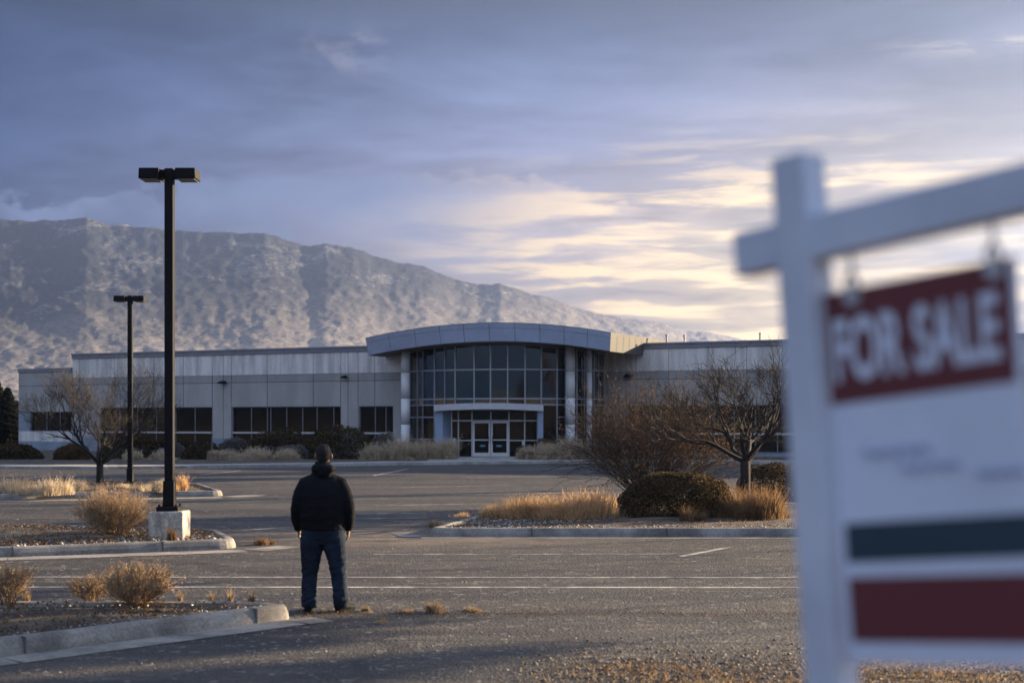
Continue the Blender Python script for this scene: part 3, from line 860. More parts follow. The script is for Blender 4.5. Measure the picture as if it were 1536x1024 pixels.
# ---- columns
def column(px, r, rad_in, ztop_):
    p = arc_pt(px, GRAD + rad_in)
    c = MB(); c.tube([(p.x, p.y, .1), (p.x, p.y, 1.9)], r, 24); c.tube([(p.x, p.y, 1.92), (p.x, p.y, 3.4)], r, 24)
    c.tube([(p.x, p.y, 3.42), (p.x, p.y, 4.9)], r, 24); c.tube([(p.x, p.y, 4.92), (p.x, p.y, ztop_)], r, 24)
    o = c.build('column', M['column'], bld)
    o.data.polygons.foreach_set('use_smooth', [len(f.vertices) == 4 for f in o.data.polygons])
    j = MB(); j.tube([(p.x, p.y, .12), (p.x, p.y, ztop_ - .02)], r - .012, 20); j.build('joint', M['joint'], o)
column(608.5, .27, .75, 6.2); column(855.5, .27, .55, 6.25); column(884, .165, .5, 6.15)
# pier between left wing and glass
s_ = sof(590, 0); b = MB(); bbox(b, LEND, LEND + .7, .05, .6, Z_BASE + 2.0, 6.2, 1); bbox(b, LEND, LEND + .7, .05, .6, .1, Z_BASE + 2.0, 3)
b.build('pier', WALLM, bld)

# ---- entrance: side walls, canopy, doors
DY = 79.2
def ex(px, depth): return (px - CX) * depth / F
FY = 78.1
b = MB(); b.hexa([(ex(652.5, FY), FY, .1), (ex(664, FY), FY, .1), (ex(677, DY), DY + .1, .1), (ex(664, DY), DY + .1, .1),
                  (ex(652.5, FY), FY, 2.66), (ex(664, FY), FY, 2.66), (ex(677, DY), DY + .1, 2.66), (ex(664, DY), DY + .1, 2.66)])
b.build('entrance_wall', M['fin'], bld)
b = MB(); b.hexa([(ex(806.5, FY), FY, .1), (ex(814.5, FY), FY, .1), (ex(815, DY), DY + .1, .1), (ex(805.5, DY), DY + .1, .1),
                  (ex(806.5, FY), FY, 2.66), (ex(814.5, FY), FY, 2.66), (ex(815, DY), DY + .1, 2.66), (ex(805.5, DY), DY + .1, 2.66)])
b.build('entrance_wall', M['fin'], bld)
b = MB(); N = 24
for i in range(N + 1):
    px = 651 + (815 - 651) * i / N; u = (px - 733) / 82
    yf = 77.35 + .55 * u * u
    x = ex(px, yf); rise = .10 * (1 - u * u)
    b.v += [(x, yf, 2.64 + rise), (x, yf, 2.98 + rise), (x, DY + .9, 2.64), (x, DY + .9, 3.0)]
for i in range(N):
    a, c = i * 4, i * 4 + 4
    b.f += [(a, c, c + 1, a + 1), (a + 1, c + 1, c + 3, a + 3), (a + 2, c + 2, c, a)]; b.m += [0, 0, 1]
b.f += [(0, 1, 3, 2), (N * 4 + 1, N * 4, N * 4 + 2, N * 4 + 3)]; b.m += [0, 0]
b.build('entrance_canopy', [M['alu'], M['soffit']], bld)
# vestibule glazing
v = MB(); g = MB()
def post(px0, px1, z0, z1, mb=v, y0=DY - .05, y1=DY + .05): mb.box(ex(px0, DY), ex(px1, DY), y0, y1, z0, z1)
for px in (677.5, 687.6, 708, 763.5, 787, 806): post(px - .9, px + .9, .13, 2.63)
for z in (2.12,): post(678.4, 805.1, z - .035, z + .035, v, DY - .055, DY + .04)
for z in (1.02,): post(678.4, 707.1, z - .03, z + .03); post(764.4, 805.1, z - .03, z + .03)
post(735.4, 737, 2.156, 2.63)
o = v.build('entrance_glazing', M['alu'], bld)
g.quad((ex(677, DY), DY + .01, .13), (ex(708, DY), DY + .012, .13), (ex(708, DY), DY + .012, 2.63), (ex(677, DY), DY + .01, 2.63))
g.quad((ex(763, DY), DY + .012, .13), (ex(806, DY), DY + .01, .13), (ex(806, DY), DY + .01, 2.63), (ex(763, DY), DY + .012, 2.63))
g.quad((ex(708, DY), DY + .012, 2.1), (ex(763, DY), DY + .012, 2.1), (ex(763, DY), DY + .014, 2.63), (ex(708, DY), DY + .014, 2.63))
g.build('pane', M['glass_dark'], o)
for a, c, hx, sx_ in ((709.2, 735.6, 733.2, 724), (736.4, 762.6, 738.8, 748.5)):
    d = MB(); y0, y1 = DY - .06, DY + .02; w = 2.7
    post(a, a + w, .14, 2.08, d, y0, y1); post(c - w, c, .14, 2.08, d, y0, y1)
    post(a + w, c - w, 1.98, 2.08, d, y0, y1); post(a + w, c - w, .14, .34, d, y0, y1); post(a + w, c - w, 1.02, 1.08, d, y0, y1)
    do = d.build('door', M['card'], bld)
    p = MB(); p.quad((ex(a + w, DY), DY - .01, .34), (ex(c - w, DY), DY - .01, .34), (ex(c - w, DY), DY - .012, 1.98), (ex(a + w, DY), DY - .012, 1.98)); p.build('pane', M['glass_dark'], do)
    h = MB(); hx_ = ex(hx, DY); h.tube([(hx_, DY - .06, .85), (hx_, DY - .12, .87), (hx_, DY - .12, 1.25), (hx_, DY - .06, 1.27)], .016, 8); h.build('handle', M['dark_alu'], do)
    s = MB(); sx2 = ex(sx_, DY)
    s.prism([(0.17 * math.cos(t), .06 * math.sin(t)) for t in [2 * math.pi * i / 20 for i in range(20)]], 0, .002)
    s.v = [(sx2 + x, DY - .016 - z, .72 + y) for x, y, z in s.v]
    s.build('sticker', M['cyan'], do)
b = MB(); x = ex(680.5, FY + .4); b.box(x - .08, x + .08, DY - .26, DY - .14, .85, 1.15); b.build('card_reader', M['card'], bld, bevel=.01)
b = MB(); x = ex(785, DY); b.box(x - .07, x + .07, DY - .14, DY - .06, .75, 1.05); b.build('notice_box', M['card'], bld, bevel=.01)

# ------------------------------------------------------------------ lamp posts
def lamp_post(px, base, ztop_, label, footing, r=.072):
    x, y, z = base
    root = empty('lamp_post', (x, y, z), label, 'lamp post', 'twin-headed parking lot lamp posts')
    zb = z
    if footing:
        f = MB(); w = .285; f.box(x - w, x + w, y - w, y + w, z - .08, z + .47)
        fo = f.build('footing', M['footing'], root, bevel=.03)
        zb = z + .47
    b = MB(); b.box(x - .18, x + .18, y - .18, y + .18, zb + .001, zb + .075)
    po = b.build('base_plate', M['lamp'], root, bevel=.008)
    for i in (-1, 1):
        for j in (-1, 1):
            bo = MB(); bo.tube([(x + i * .14, y + j * .14, zb + .07), (x + i * .14, y + j * .14, zb + .115)], .018, 6); bo.build('bolt', M['lamp'], po)
    p = MB(); p.box(x - r - .02, x + r + .02, y - r - .02, y + r + .02, zb + .075, zb + .5); p.box(x - r, x + r, y - r, y + r, zb + .5, ztop_ + .02)
    p.build('pole', M['lamp'], root, bevel=.012)
    for sgn in (-1, 1):
        arm = MB(); arm.box(min(x + sgn * r, x + sgn * (r + .06)), max(x + sgn * r, x + sgn * (r + .06)), y - .11, y + .11, ztop_ - .145, ztop_ - .012)
        ao = arm.build('arm', M['lamp'], root)
        h = MB(); x0, x1 = x + sgn * (r + .06), x + sgn * (r + .40)
        a, c = min(x0, x1), max(x0, x1); yy = .2
        h.hexa([(a, y - yy, ztop_ - .165), (c, y - yy, ztop_ - .165), (c, y + yy, ztop_ - .165), (a, y + yy, ztop_ - .165),
                (a + (.0 if sgn > 0 else .01), y - yy, ztop_ + .005), (c - (.01 if sgn > 0 else 0), y - yy, ztop_ + .005), (c - .01, y + yy, ztop_ + .005), (a, y + yy, ztop_ + .005)])
        ho = h.build('lamp_head', M['lamp'], root, bevel=.012)
        l = MB(); l.box(a + .03, c - .03, y - yy + .03, y + yy - .03, ztop_ - .18, ztop_ - .1655); l.build('lens', M['lens'], ho)
B0 = ground(249, 810, .10)
lamp_post(B0.x, (B0.x, B0.y + .25, .10), 6.21, 'tall dark twin-headed lamp post on a square concrete footing', True)
B1 = ground(195.5, 726, .12)
lamp_post(B1.x, (B1.x, B1.y, .12), 5.92, 'farther dark twin-headed lamp post bolted low beside the bare tree', False)

# ------------------------------------------------------------------ plants
RMIN = .0035
def branch(mb, p, d, length, r, lvl, maxl, twigs, spread, up, kids):
    """recursive limb; segments above lvl 2 go to the twig mesh"""
    n = 4 if lvl < 3 else 3
    pts = [p]; rad = [r]; q = p.copy(); dd = d.copy()
    for i in range(n):
        dd = (dd + Vector((random.gauss(0, .13), random.gauss(0, .13), random.gauss(0, .10) + up * .10))).normalized()
        q = q + dd * (length / n); pts.append(q.copy()); rad.append(r * (1 - .55 * (i + 1) / n))
    tgt = mb if lvl < 2 else twigs
    tgt.tube(pts, rad, 7 if lvl < 2 else (4 if lvl < 4 else 3), caps=False)
    if lvl >= maxl: return
    k = kids[min(lvl, len(kids) - 1)]
    for i in range(k):
        f = random.uniform(.35, 1.0) if i else 1.0
        idx = min(int(f * n), n - 1); pp = pts[idx].lerp(pts[idx + 1], f * n - idx if f < 1 else 1.0)
        ax = dd.orthogonal().normalized(); ax.rotate(Matrix.Rotation(random.uniform(0, 6.283), 3, dd))
        nd = (dd + ax * random.uniform(.35, 1.0) * spread + Vector((0, 0, up * .12))).normalized()
        branch(mb, pp, nd, length * random.uniform(.58, .82), max(rad[idx] * .68, RMIN), lvl + 1, maxl, twigs, spread, up, kids)

def bare_tree(base, h, label, seed, spread=1.0, lean=0.0, maxl=6, fork=.16, l0=.285, up=.55):
    random.seed(seed)
    root = empty('bare_tree', base, label, 'tree', 'bare parking lot trees')
    tr, tw = MB(), MB()
    p = Vector(base); top = p + Vector((lean, 0, h * fork))
    tr.tube([p - Vector((0, 0, .06)), p + Vector((0, 0, .04)), p.lerp(top, .5), top], [h * .048, h * .038, h * .034, h * .034], 9)
    for i in range(6):
        a = i * 1.047 + random.uniform(-.3, .3)
        d = Vector((math.cos(a) * .85 * spread, math.sin(a) * .7 * spread, random.uniform(.45, 1.05))).normalized()
        branch(tr, top - Vector((0, 0, random.uniform(0, .06))), d, h * l0, h * .019, 0, maxl, tw, .85, up, (4, 4, 3, 3, 3, 2))
    tr.build('trunk', M['bark'], root, smooth=True); tw.build('crown', M['twig'], root)
    return len(tw.f)

T1 = ground(150, 724, .13)
bare_tree((T1.x, T1.y, .10), 3.2, 'leafless spreading tree beside the farther lamp post', 3, 1.35, fork=.2, l0=.40, up=.5)
RMIN = .0055
bare_tree((5.12, 31.2, .10), 3.2, 'leafless tree with forked trunk behind the clipped hedge near the sign', 21, 1.2, fork=.34, l0=.34, up=.45, maxl=5)
RMIN = .0035

def rand_dirs(n):
    v = rng.normal(size=(n, 3)); v /= np.linalg.norm(v, axis=1)[:, None]
    return v

def leaf_cards(P, size, asp=0.5, nrm=None):
    """one small quad per point, random facing; returns verts, faces"""
    n = len(P); a = rand_dirs(n); b = rand_dirs(n); b -= a * (a * b).sum(1)[:, None]; b /= np.linalg.norm(b, axis=1)[:, None] + 1e-9
    s = size * rng.uniform(.6, 1.3, n)[:, None]
    V = np.stack([P - a * s, P + b * s * asp, P + a * s, P - b * s * asp], 1).reshape(-1, 3)
    Fc = np.arange(4 * n).reshape(n, 4)
    return V, Fc

def leaf_bush(name, label, base, rx, ry, h, n, size, m, group=None, cat='shrub', lump=.22, squar=2.4, stems=True, m2=None, seed=0.0):
    base = Vector(base)
    d = rand_dirs(int(n * 1.2)); d[:, 2] = np.abs(d[:, 2]) * 1.0 - .12
    d /= np.linalg.norm(d, axis=1)[:, None]
    # superellipsoid radius
    k = (np.abs(d[:, 0]) ** squar + np.abs(d[:, 1]) ** squar + np.abs(d[:, 2]) ** squar) ** (-1 / squar)
    f = np.array([mnoise.fractal(Vector((x * 2.2 + seed, y * 2.2, z * 2.2 + base.x)), .9, 2.1, 4) for x, y, z in d])
    rr = k * (1 + lump * f) * (1 - rng.exponential(.09, len(d)))
    P = d * rr[:, None] * np.array([rx, ry, h])
    P = P[(P[:, 2] > .0)]
    V, Fc = leaf_cards(P, size)
    mi = None; mats = [m]
    if m2:
        mi = (rng.random(len(Fc)) < .35).astype(int); mats = [m, m2]
    root = empty(name, base, label, cat, group)
    link_mesh('foliage', np_mesh('foliage', V, Fc, mi), mats, root)
    if stems:
        s = MB(); random.seed(int(base.x * 100) + 7)
        for i in range(14):
            a = random.uniform(0, 6.28); q = Vector((math.cos(a) * rx * .55, math.sin(a) * ry * .55, h * .75))
            s.tube([base, base + q * .5 + Vector((0, 0, .1 * h)), base + q], [.018, .012, .006], 4)
        s.build('stems', M['twig'], root)
    return root

def blades(P, L, W, lean, upv=1.0, seg=2):
    """bent tapering blades from points P"""
    n = len(P); a = rng.uniform(0, 2 * np.pi, n); ln = lean * rng.uniform(.2, 1.2, n)
    out = np.stack([np.cos(a), np.sin(a), np.zeros(n)], 1)
    side = np.stack([-np.sin(a + rng.normal(0, 1, n)), np.cos(a + rng.normal(0, 1, n)), np.zeros(n)], 1)
    l = L * rng.uniform(.45, 1.15, n)
    mid = P + out * (ln * l * .35)[:, None]; mid[:, 2] += l * .58
    tip = P + out * (ln * l)[:, None]; tip[:, 2] += l * (1 - .25 * ln)
    w = (W * rng.uniform(.7, 1.3, n))[:, None]
    V = np.stack([P - side * w, P + side * w, mid + side * w * .75, mid - side * w * .75, tip + side * w * .15, tip - side * w * .15], 1).reshape(-1, 3)
    i = np.arange(n)[:, None] * 6
    Fc = np.concatenate([i + np.array([[0, 1, 2, 3]]), i + np.array([[3, 2, 4, 5]])], 0)
    return V, Fc

def outward_blades(P, c, L, W, fan):
    """blades leaning away from the clump centre"""
    V, Fc = blades(P, L, W, .45)
    off = (P[:, :2] - np.array(c)[:2])
    lift = V.reshape(-1, 6, 3)
    hgt = lift[:, :, 2] - P[:, None, 2]
    lift[:, :, :2] += off[:, None, :] * (hgt * fan)[:, :, None]
    return lift.reshape(-1, 3), Fc

def grass_clump(label, base, rad, h, n, m, w=.006, group='dry grass clumps', fan=1.4, ry=None, name='grass_clump', cat='dry grass', sub=None):
    base = Vector(base); ry = ry or rad
    n = int(n * 1.8)
    k = sub or max(3, int(n / 170))
    cs = rng.normal(0, .42, (k, 2)); cs = np.clip(cs, -1.1, 1.1) * (0.45 if n < 620 else 1.0)
    which = rng.integers(0, k, n)
    uv = cs[which] + rng.normal(0, .15, (n, 2))
    dome = np.sqrt(np.clip(1.05 - (uv ** 2).sum(1) * .8, .06, 1))
    hs = dome * rng.uniform(.5, 1.1, k)[which] * rng.lognormal(-.12, .28, n)
    P = np.concatenate([uv * np.array([rad, ry]) * .8, np.zeros((n, 1))], 1)
    V, Fc = outward_blades(P, (0, 0), h * np.minimum(hs, 1.15), w * .75, fan / max(rad, .3) * .35)
    tips = V.reshape(-1, 6, 3)[:, 4, :]; tips = tips[rng.random(len(tips)) < .35]
    tips = tips + rng.normal(0, .012 * max(1, h * 1.2), tips.shape)
    LV, LF = leaf_cards(tips, max(w * 2.2, .011), .4)
    Fc = np.concatenate([Fc, LF + len(V)]); V = np.concatenate([V, LV])
    V[:, 2] = np.maximum(V[:, 2], -.01)
    me = np_mesh(name, V, Fc)
    o = link_mesh(name, me, m); o.location = base
    return tag(o, label, cat, group)

def twig_shrub(label, base, rx, h, stems, m_twig, leaf=None, nleaf=0, seed=1, size=.025, name='twiggy_shrub', group=None, up=.5, maxl=4, r0=.013, leaf_low=0.45, leaf2=None, n2=0):
    random.seed(seed)
    root = empty(name, base, label, 'shrub', group)
    a_, t_ = MB(), MB(); base = Vector(base)
    for i in range(stems):
        a = random.uniform(0, 6.283); f = math.sqrt(random.random())
        d = Vector((math.cos(a) * f * rx, math.sin(a) * f * rx, h * random.uniform(.75, 1.0) * (1 - .35 * f))).normalized()
        branch(t_, base + Vector((math.cos(a), math.sin(a), 0)) * f * .12 * rx, d, h * random.uniform(.42, .62), r0, 2, 2 + maxl - 1, t_, .55, up, (3, 3, 3, 3, 2))
    t_.build('stems', m_twig, root)
    if leaf:
        V = np.array(t_.v); pick = V[rng.integers(0, len(V), nleaf * 3)]
        z = (pick[:, 2] - base.z) / h
        pick = pick[z > leaf_low * rng.uniform(.6, 1.3, len(pick))][:nleaf]
        P = pick + rng.normal(0, .02, pick.shape) - np.array(base)
        LV, LF = leaf_cards(P, size, .6)
        link_mesh('leaves', np_mesh('leaves', LV, LF), leaf, root)
    if leaf2:
        pick = V[rng.integers(0, len(V), n2)]; P = pick + rng.normal(0, .02, pick.shape) - np.array(base); P = P[P[:, 2] > .25]
        LV, LF = leaf_cards(P, size * .8, .5)
        link_mesh('withered_leaves', np_mesh('withered_leaves', LV, LF), leaf2, root)
    return root

# right-hand island: hedge, loose shrub, grasses
hb_ = ground(1018, 776, .14)
leaf_bush('clipped_hedge', 'rounded brown clipped hedge in the middle of the right island', (hb_.x, hb_.y + .25, .12), 1.20, .75, .90, 30000, .024, M['leaf_dark'], None, 'hedge', .10, 2.7, m2=M['leaf_brown'])
hc_ = ground(1165, 752, .14)
leaf_bush('clipped_hedge', 'smaller rusty clipped hedge half hidden behind the white sign post', (hc_.x, hc_.y + .6, .12), .85, .7, .85, 13000, .026, M['leaf_dark'], None, 'hedge', .14, 2.6, m2=M['leaf_brown'], seed=4.)
twig_shrub('large loose multi-stemmed shrub with withered orange leaves behind the hedge', (3.36, 33.6, .10), 1.7, 2.15, 150, M['twig_red'], M['leaf_orange'], 3600, 5, .020, maxl=5, up=.1, leaf_low=.62, leaf2=M['leaf_tan'], n2=17000)
i = 0
for (px, py, rad, h, n, lab) in ((735, 774, .75, .26, 1500, 'low golden dry grass at the tip of the right island'),
                                 (800, 774, 1.0, .44, 2600, 'golden backlit dry grass on the right island left of the hedge'),
                                 (868, 776, 1.0, .55, 2600, 'thick golden dry grass touching the left side of the hedge'),
                                 (905, 770, .7, .5, 1500, 'short golden grass tucked behind the left end of the hedge')):
    g = ground(px, py, .12) * .985; grass_clump(lab, (g.x, g.y + .2, .12), rad, h, n, M['grass'], .005)
for (px, py, rad, h, n, lab) in ((1085, 776, .55, .62, 1900, 'rusty brush right against the front of the hedge'),
                                 (1115, 780, .6, .60, 2300, 'rusty brush in front of the gap between both hedges'),
                                 (1152, 780, .6, .62, 2300, 'rusty brush beside the white sign post below the small hedge'),
                                 (1040, 784, .30, .33, 600, 'sparse low brush at the foot of the hedge')):
    g = ground(px, py, .12); grass_clump(lab, (g.x, g.y + .2, .12), rad, h, n, M['brush'], .006, 'rusty brush on the right island', name='brush', cat='brush')
for (px, lab) in ((1215, 'brown brush seen in the gap between sign post and panel'), (1380, 'brown brush on the right island hidden by the sign')):
    pass

# island with the lamp footing
g = ground(165, 806, .12)
twig_shrub('wide straw-coloured dry shrub left of the concrete lamp footing', (g.x, g.y + .45, .10), .66, .66, 110, M['straw'], M['grass'], 5200, 9, .011, 'dry_shrub', maxl=4, r0=.007, leaf_low=.25)
grass_clump('wispy grass tuft at the front corner of the concrete lamp footing', tuple(ground(258, 812, .12)), .16, .26, 260, M['brush'], .004)
grass_clump('flattened brown weeds on the kerb nose right of the lamp footing', (-4.15, 23.55, .01), .34, .13, 420, M['brush'], .006, fan=3)
grass_clump('low dry weeds at the left edge on the lamp footing island', (-8.3, 23.4, .10), .8, .2, 700, M['grass_grey'], .005)
# near island
g = ground(195, 914, .13)
twig_shrub('bushy golden weed on the nearest kerb island', (g.x, g.y + .3, .12), .44, .38, 80, M['straw'], M['grass'], 2600, 13, .010, 'dry_shrub', maxl=4, r0=.004, leaf_low=.2)
g = ground(130, 905, .13)
twig_shrub('small golden weed behind the bushy one on the nearest island', (g.x, g.y + .15, .12), .2, .24, 40, M['straw'], M['grass'], 800, 14, .009, 'dry_shrub', maxl=4, r0=.0035, leaf_low=.2)
g = ground(4, 910, .13)
twig_shrub('golden weed cut by the left edge on the nearest island', (g.x, g.y + .2, .12), .22, .34, 40, M['straw'], M['grass'], 900, 15, .010, 'dry_shrub', maxl=4, r0=.004, leaf_low=.2)
for (px, py, h, lab) in ((40, 903, .18, 'thin weed stalks near the left end of the nearest island'), (270, 903, .13, 'sparse stalks behind the bushy golden weed'), (318, 903, .14, 'tiny stalks on the nearest island left of the kerb nose'), (346, 902, .16, 'thin stalks rising beside the rear kerb of the nearest island'), (378, 902, .14, 'small stalks closest to the kerb nose on the nearest island')):
    g = ground(px, py, .13); grass_clump(lab, tuple(g), .08, h, 40, M['weed'], .0035)
# weeds in the crack by the man
for (px, py, rad, h, n, lab) in ((655, 918, .24, .11, 260, 'dry weed growing in the crack right of the man'), (612, 918, .22, .05, 120, 'tiny dry weed in the crack beside the larger weed'), (715, 916, .25, .05, 120, 'tiny dry weed in the crack farthest from the man'),
                                  (572, 934, .2, .03, 160, 'flat brown weeds near the right shoe of the man'), (548, 916, .09, .06, 120, 'low weeds touching the right shoe of the man'), (648, 790, .35, .13, 260, 'flattened weeds at the gutter tip of the right island')):
    g = ground(px, py); grass_clump(lab, tuple(g), rad, h, n, M['weed'], .0045, fan=2.5)
# far left island grasses
for (px, py, rad, h, n, lab) in ((30, 740, 1.1, .48, 1500, 'pale dry grass at the left edge under the bare tree'), (75, 742, .8, .50, 1200, 'pale dry grass between left edge and bare tree'), (112, 736, .5, .34, 600, 'short pale grass just left of the bare tree trunk'),
                                  (210, 736, .45, .28, 500, 'short dry grass at the foot of the farther lamp post'), (243, 738, .45, .34, 600, 'dry grass seen just left of the tall lamp post'), (270, 737, .38, .44, 700, 'bright dry grass tuft just right of the tall lamp post'), (175, 733, .5, .2, 400, 'low brown weeds between the bare tree and the farther lamp post')):
    g = ground(px, py, .12); grass_clump(lab, tuple(g), rad, h, n, M['grass_grey'] if px < 260 else M['grass'], .007)

# beds in front of the building
def bed_pt(px, depth): return Vector(((px - CX) * depth / F, depth, .12))
beds = [  # px, depth, half width px, top y, material, name, label
    (22, 74, 38, 668, 'leaf_dark', 'dark flat-topped shrub at the left edge of the building bed', 1),
    (108, 73, 26, 669, 'leaf_brown', 'tan rounded shrub behind the bare tree trunk', 1),
    (196, 76, 44, 653, 'leaf_dark', 'large black shrub below the windows behind the two lamp posts', 1),
    (263, 77, 18, 667, 'leaf_grey', 'grey shrub just right of the tall lamp post', 1),
    (305, 74, 30, 666, 'leaf_dark', 'dark round shrub right of the tall lamp post', 1),
    (420, 77, 50, 650, 'leaf_dark', 'brown-black shrub left of the head of the man', 1),
    (508, 75, 56, 647, 'leaf_dark', 'biggest dark shrub directly right of the head of the man', 1),
    (350, 78, 26, 661, 'leaf_grey', 'grey sage between the round shrub and the brown-black shrub', 1),
    (440, 74.2, 26, 670, 'leaf_grey', 'pale sage bush just left of the head of the man', 1),
    (577, 76, 22, 654, 'leaf_grey', 'tall grey bush left of the white column', 1),
    (600, 72, 0, 0, None, '', 0),
    (640, 77, 24, 664, 'leaf_brown', 'low brown shrub at the foot of the glass wall beside the entrance wall', 1),
    (820, 76, 26, 662, 'leaf_brown', 'rounded brown shrub right of the entrance doors', 1),
    (892, 75, 24, 664, 'leaf_grey', 'grey shrub at the foot of the thin right column', 1)]
for px, dep, hw, ty, m, lab, ok in beds:
    if not ok: continue
    p = bed_pt(px, dep); h = EYE - (ty - HY) * dep / F - .12; w = hw * dep / F
    leaf_bush('bed_shrub', lab, p, w, w * .8, h * 1.12, int(6500 * min(max(w, .6), 2.2)), .055, M[m], 'shrubs along the building', 'shrub', .22, 2.3, stems=False, m2=M['leaf_brown'] if m == 'leaf_dark' else None, seed=px * .1)
for px, dep, hw, ty, m, lab in ((240, 72.5, 20, 683, 'grass_grey', 'low dry grass just left of the tall lamp post by the far sidewalk'), (322, 72, 10, 686, 'grass_grey', 'small dry tuft in front of the dark round shrub'), (345, 73, 26, 680, 'grass_grey', 'dry grass beside the thin stake'), (385, 72.5, 32, 677, 'grass_grey', 'wide dry grass in front of the brown-black shrub'),
                            (428, 72.4, 24, 679, 'grass_grey', 'dry grass directly left of the head of the man'), (562, 72.5, 22, 674, 'grass_grey', 'dry grass at the right end of the biggest dark shrub'), (600, 73, 30, 666, 'grass_grey', 'tall tan grass mound at the foot of the white column'), (640, 73, 26, 671, 'grass_grey', 'tan grass mound in front of the blue entrance wall'),
                            (668, 73.5, 20, 669, 'grass_grey', 'tan grass mound closest to the doors on the left'), (790, 73, 18, 677, 'grass_grey', 'low tan grass closest to the doors on the right'), (822, 72.5, 30, 674, 'grass_grey', 'tan grass below the rounded brown shrub'), (858, 72.7, 26, 668, 'grass_grey', 'tan grass mound at the foot of the thick right column'), (890, 72.5, 22, 670, 'grass_grey', 'tan grass running under the loose orange shrub'), (200, 73, 20, 687, 'grass_grey', 'low weeds under the large black shrub')):
    p = bed_pt(px, dep); h = EYE - (ty - HY) * dep / F - .12; w = hw * dep / F
    grass_clump(lab, p, w, max(h, .3) * 1.5, 2400, M[m], .020, 'dry grass along the building', fan=1.0)
# dark conifers past the left end
def conifer(px, depth, h, w, label):
    p = Vector(((px - CX) * depth / F, depth, -.03)); n = 9000
    root = empty('conifer', p, label, 'tree', 'dark trees past the left end of the building')
    z = rng.random(n) ** 1.1; a = rng.uniform(0, 6.283, n)
    r = w * (1.02 - z) ** .7 * (.55 + .45 * np.sin(z * 34 + a * 2) ** 2) * np.sqrt(rng.uniform(.25, 1, n))
    P = np.stack([np.cos(a) * r, np.sin(a) * r, .2 + z * h], 1)
    V, Fc = leaf_cards(P, .16, .35)
    link_mesh('crown', np_mesh('crown', V, Fc), M['needle'], root)
    t = MB(); t.tube([p, p + Vector((0, 0, h * .9))], [.16, .03], 7); t.build('trunk', M['bark'], root)
conifer(-6, 112, 5.2, 1.9, 'dark conifer cut by the left edge of the photo')
conifer(12, 108, 4.4, 1.5, 'dark conifer nearest the left corner of the building')
conifer(24, 122, 3.6, 1.6, 'short brown-black conifer partly behind the building corner')
# thin stakes
p = bed_pt(318, 71.9); b = MB(); b.tube([(p.x, p.y, .1), (p.x, p.y, 1.25)], .03, 6); b.tube([(p.x, p.y, 1.25), (p.x, p.y, 1.29)], .042, 6)
tag(b.build('marker_stake', M['dark_alu'], origin=(p.x, p.y, .1)), 'thin dark stake standing in the bed by the round shrub', 'stake')
p = bed_pt(598, 74.5); b = MB(); b.tube([(p.x, p.y, .1), (p.x, p.y, 1.15)], .055, 8); b.tube([(p.x, p.y, 1.15), (p.x, p.y, 1.2)], .03, 8)
tag(b.build('pipe_stub', M['card'], origin=(p.x, p.y, .1)), 'short white pipe standing in the tan grass by the white column', 'pipe')

# unseen trees added beyond the right edge to shade the sign, kerb and tarmac
def shade_casters():
    sx_, sy_ = math.sin(SUN_AZ), math.cos(SUN_AZ)
    Vs, Fs, off = [], [], 0; tr = MB(); random.seed(4)
    # (q, t): position across and along the sun's direction; crown radius, lowest and highest leaf, leaf count
    for q, t, r, z0, h, n in ((1.7, 11, 1.7, 2.6, 6.4, 2600), (11.0, 38, 1.2, 5.6, 10.2, 3400), (13.0, 39, 1.5, 5.9, 10.4, 4200), (15.2, 37, 1.2, 6.6, 9.6, 1500), (17.6, 39, 1.4, 6.5, 10.2, 2800), (20.1, 38, 1.3, 6.5, 10.0, 2600),
                              (24.6, 40, .9, 7.0, 9.6, 260), (29.0, 41, .7, 4.0, 9.6, 320), (32.0, 43, 1.9, 7.0, 11.2, 3000), (36.0, 46, .9, 3.5, 9.0, 420), (40.0, 51, 1.6, 7.4, 12.2, 620), (43.6, 57, 1.5, 8.4, 12.5, 560), (45.3, 58, 1.3, 8.6, 13.5, 2200), (49.0, 68, 2.8, 8.0, 15.5, 7000), (53.8, 76, 2.8, 9.0, 17.0, 7000)):
        x, y = -sy_ * q + sx_ * t, sx_ * q + sy_ * t
        d = rand_dirs(n); rr = rng.random(n) ** (1 / 2.4)
        f = np.array([.75 + .5 * mnoise.noise(Vector((a * 2 + q, b_ * 2, c * 2))) for a, b_, c in d])
        P = d * (rr * f)[:, None] * np.array([r, r, (h - z0) / 2]) + np.array([x, y, (h + z0) / 2])
        V, Fc = leaf_cards(P, .17 if q < 5 else .13, .6); Vs.append(V); Fs.append(Fc + off); off += len(V)
        tr.tube([(x, y, -.05), (x + .1, y, h * .3), (x, y, h * .8)], [.14, .11, .03] if q < 5 else [.045, .04, .02], 6)
    o = link_mesh('shade_caster_trees', np_mesh('shade_caster_trees', np.concatenate(Vs), np.concatenate(Fs)), M['leaf_brown']); tag(o, kind='stuff')
    tag(tr.build('shade_caster_trunks', M['bark']), kind='stuff')
shade_casters()

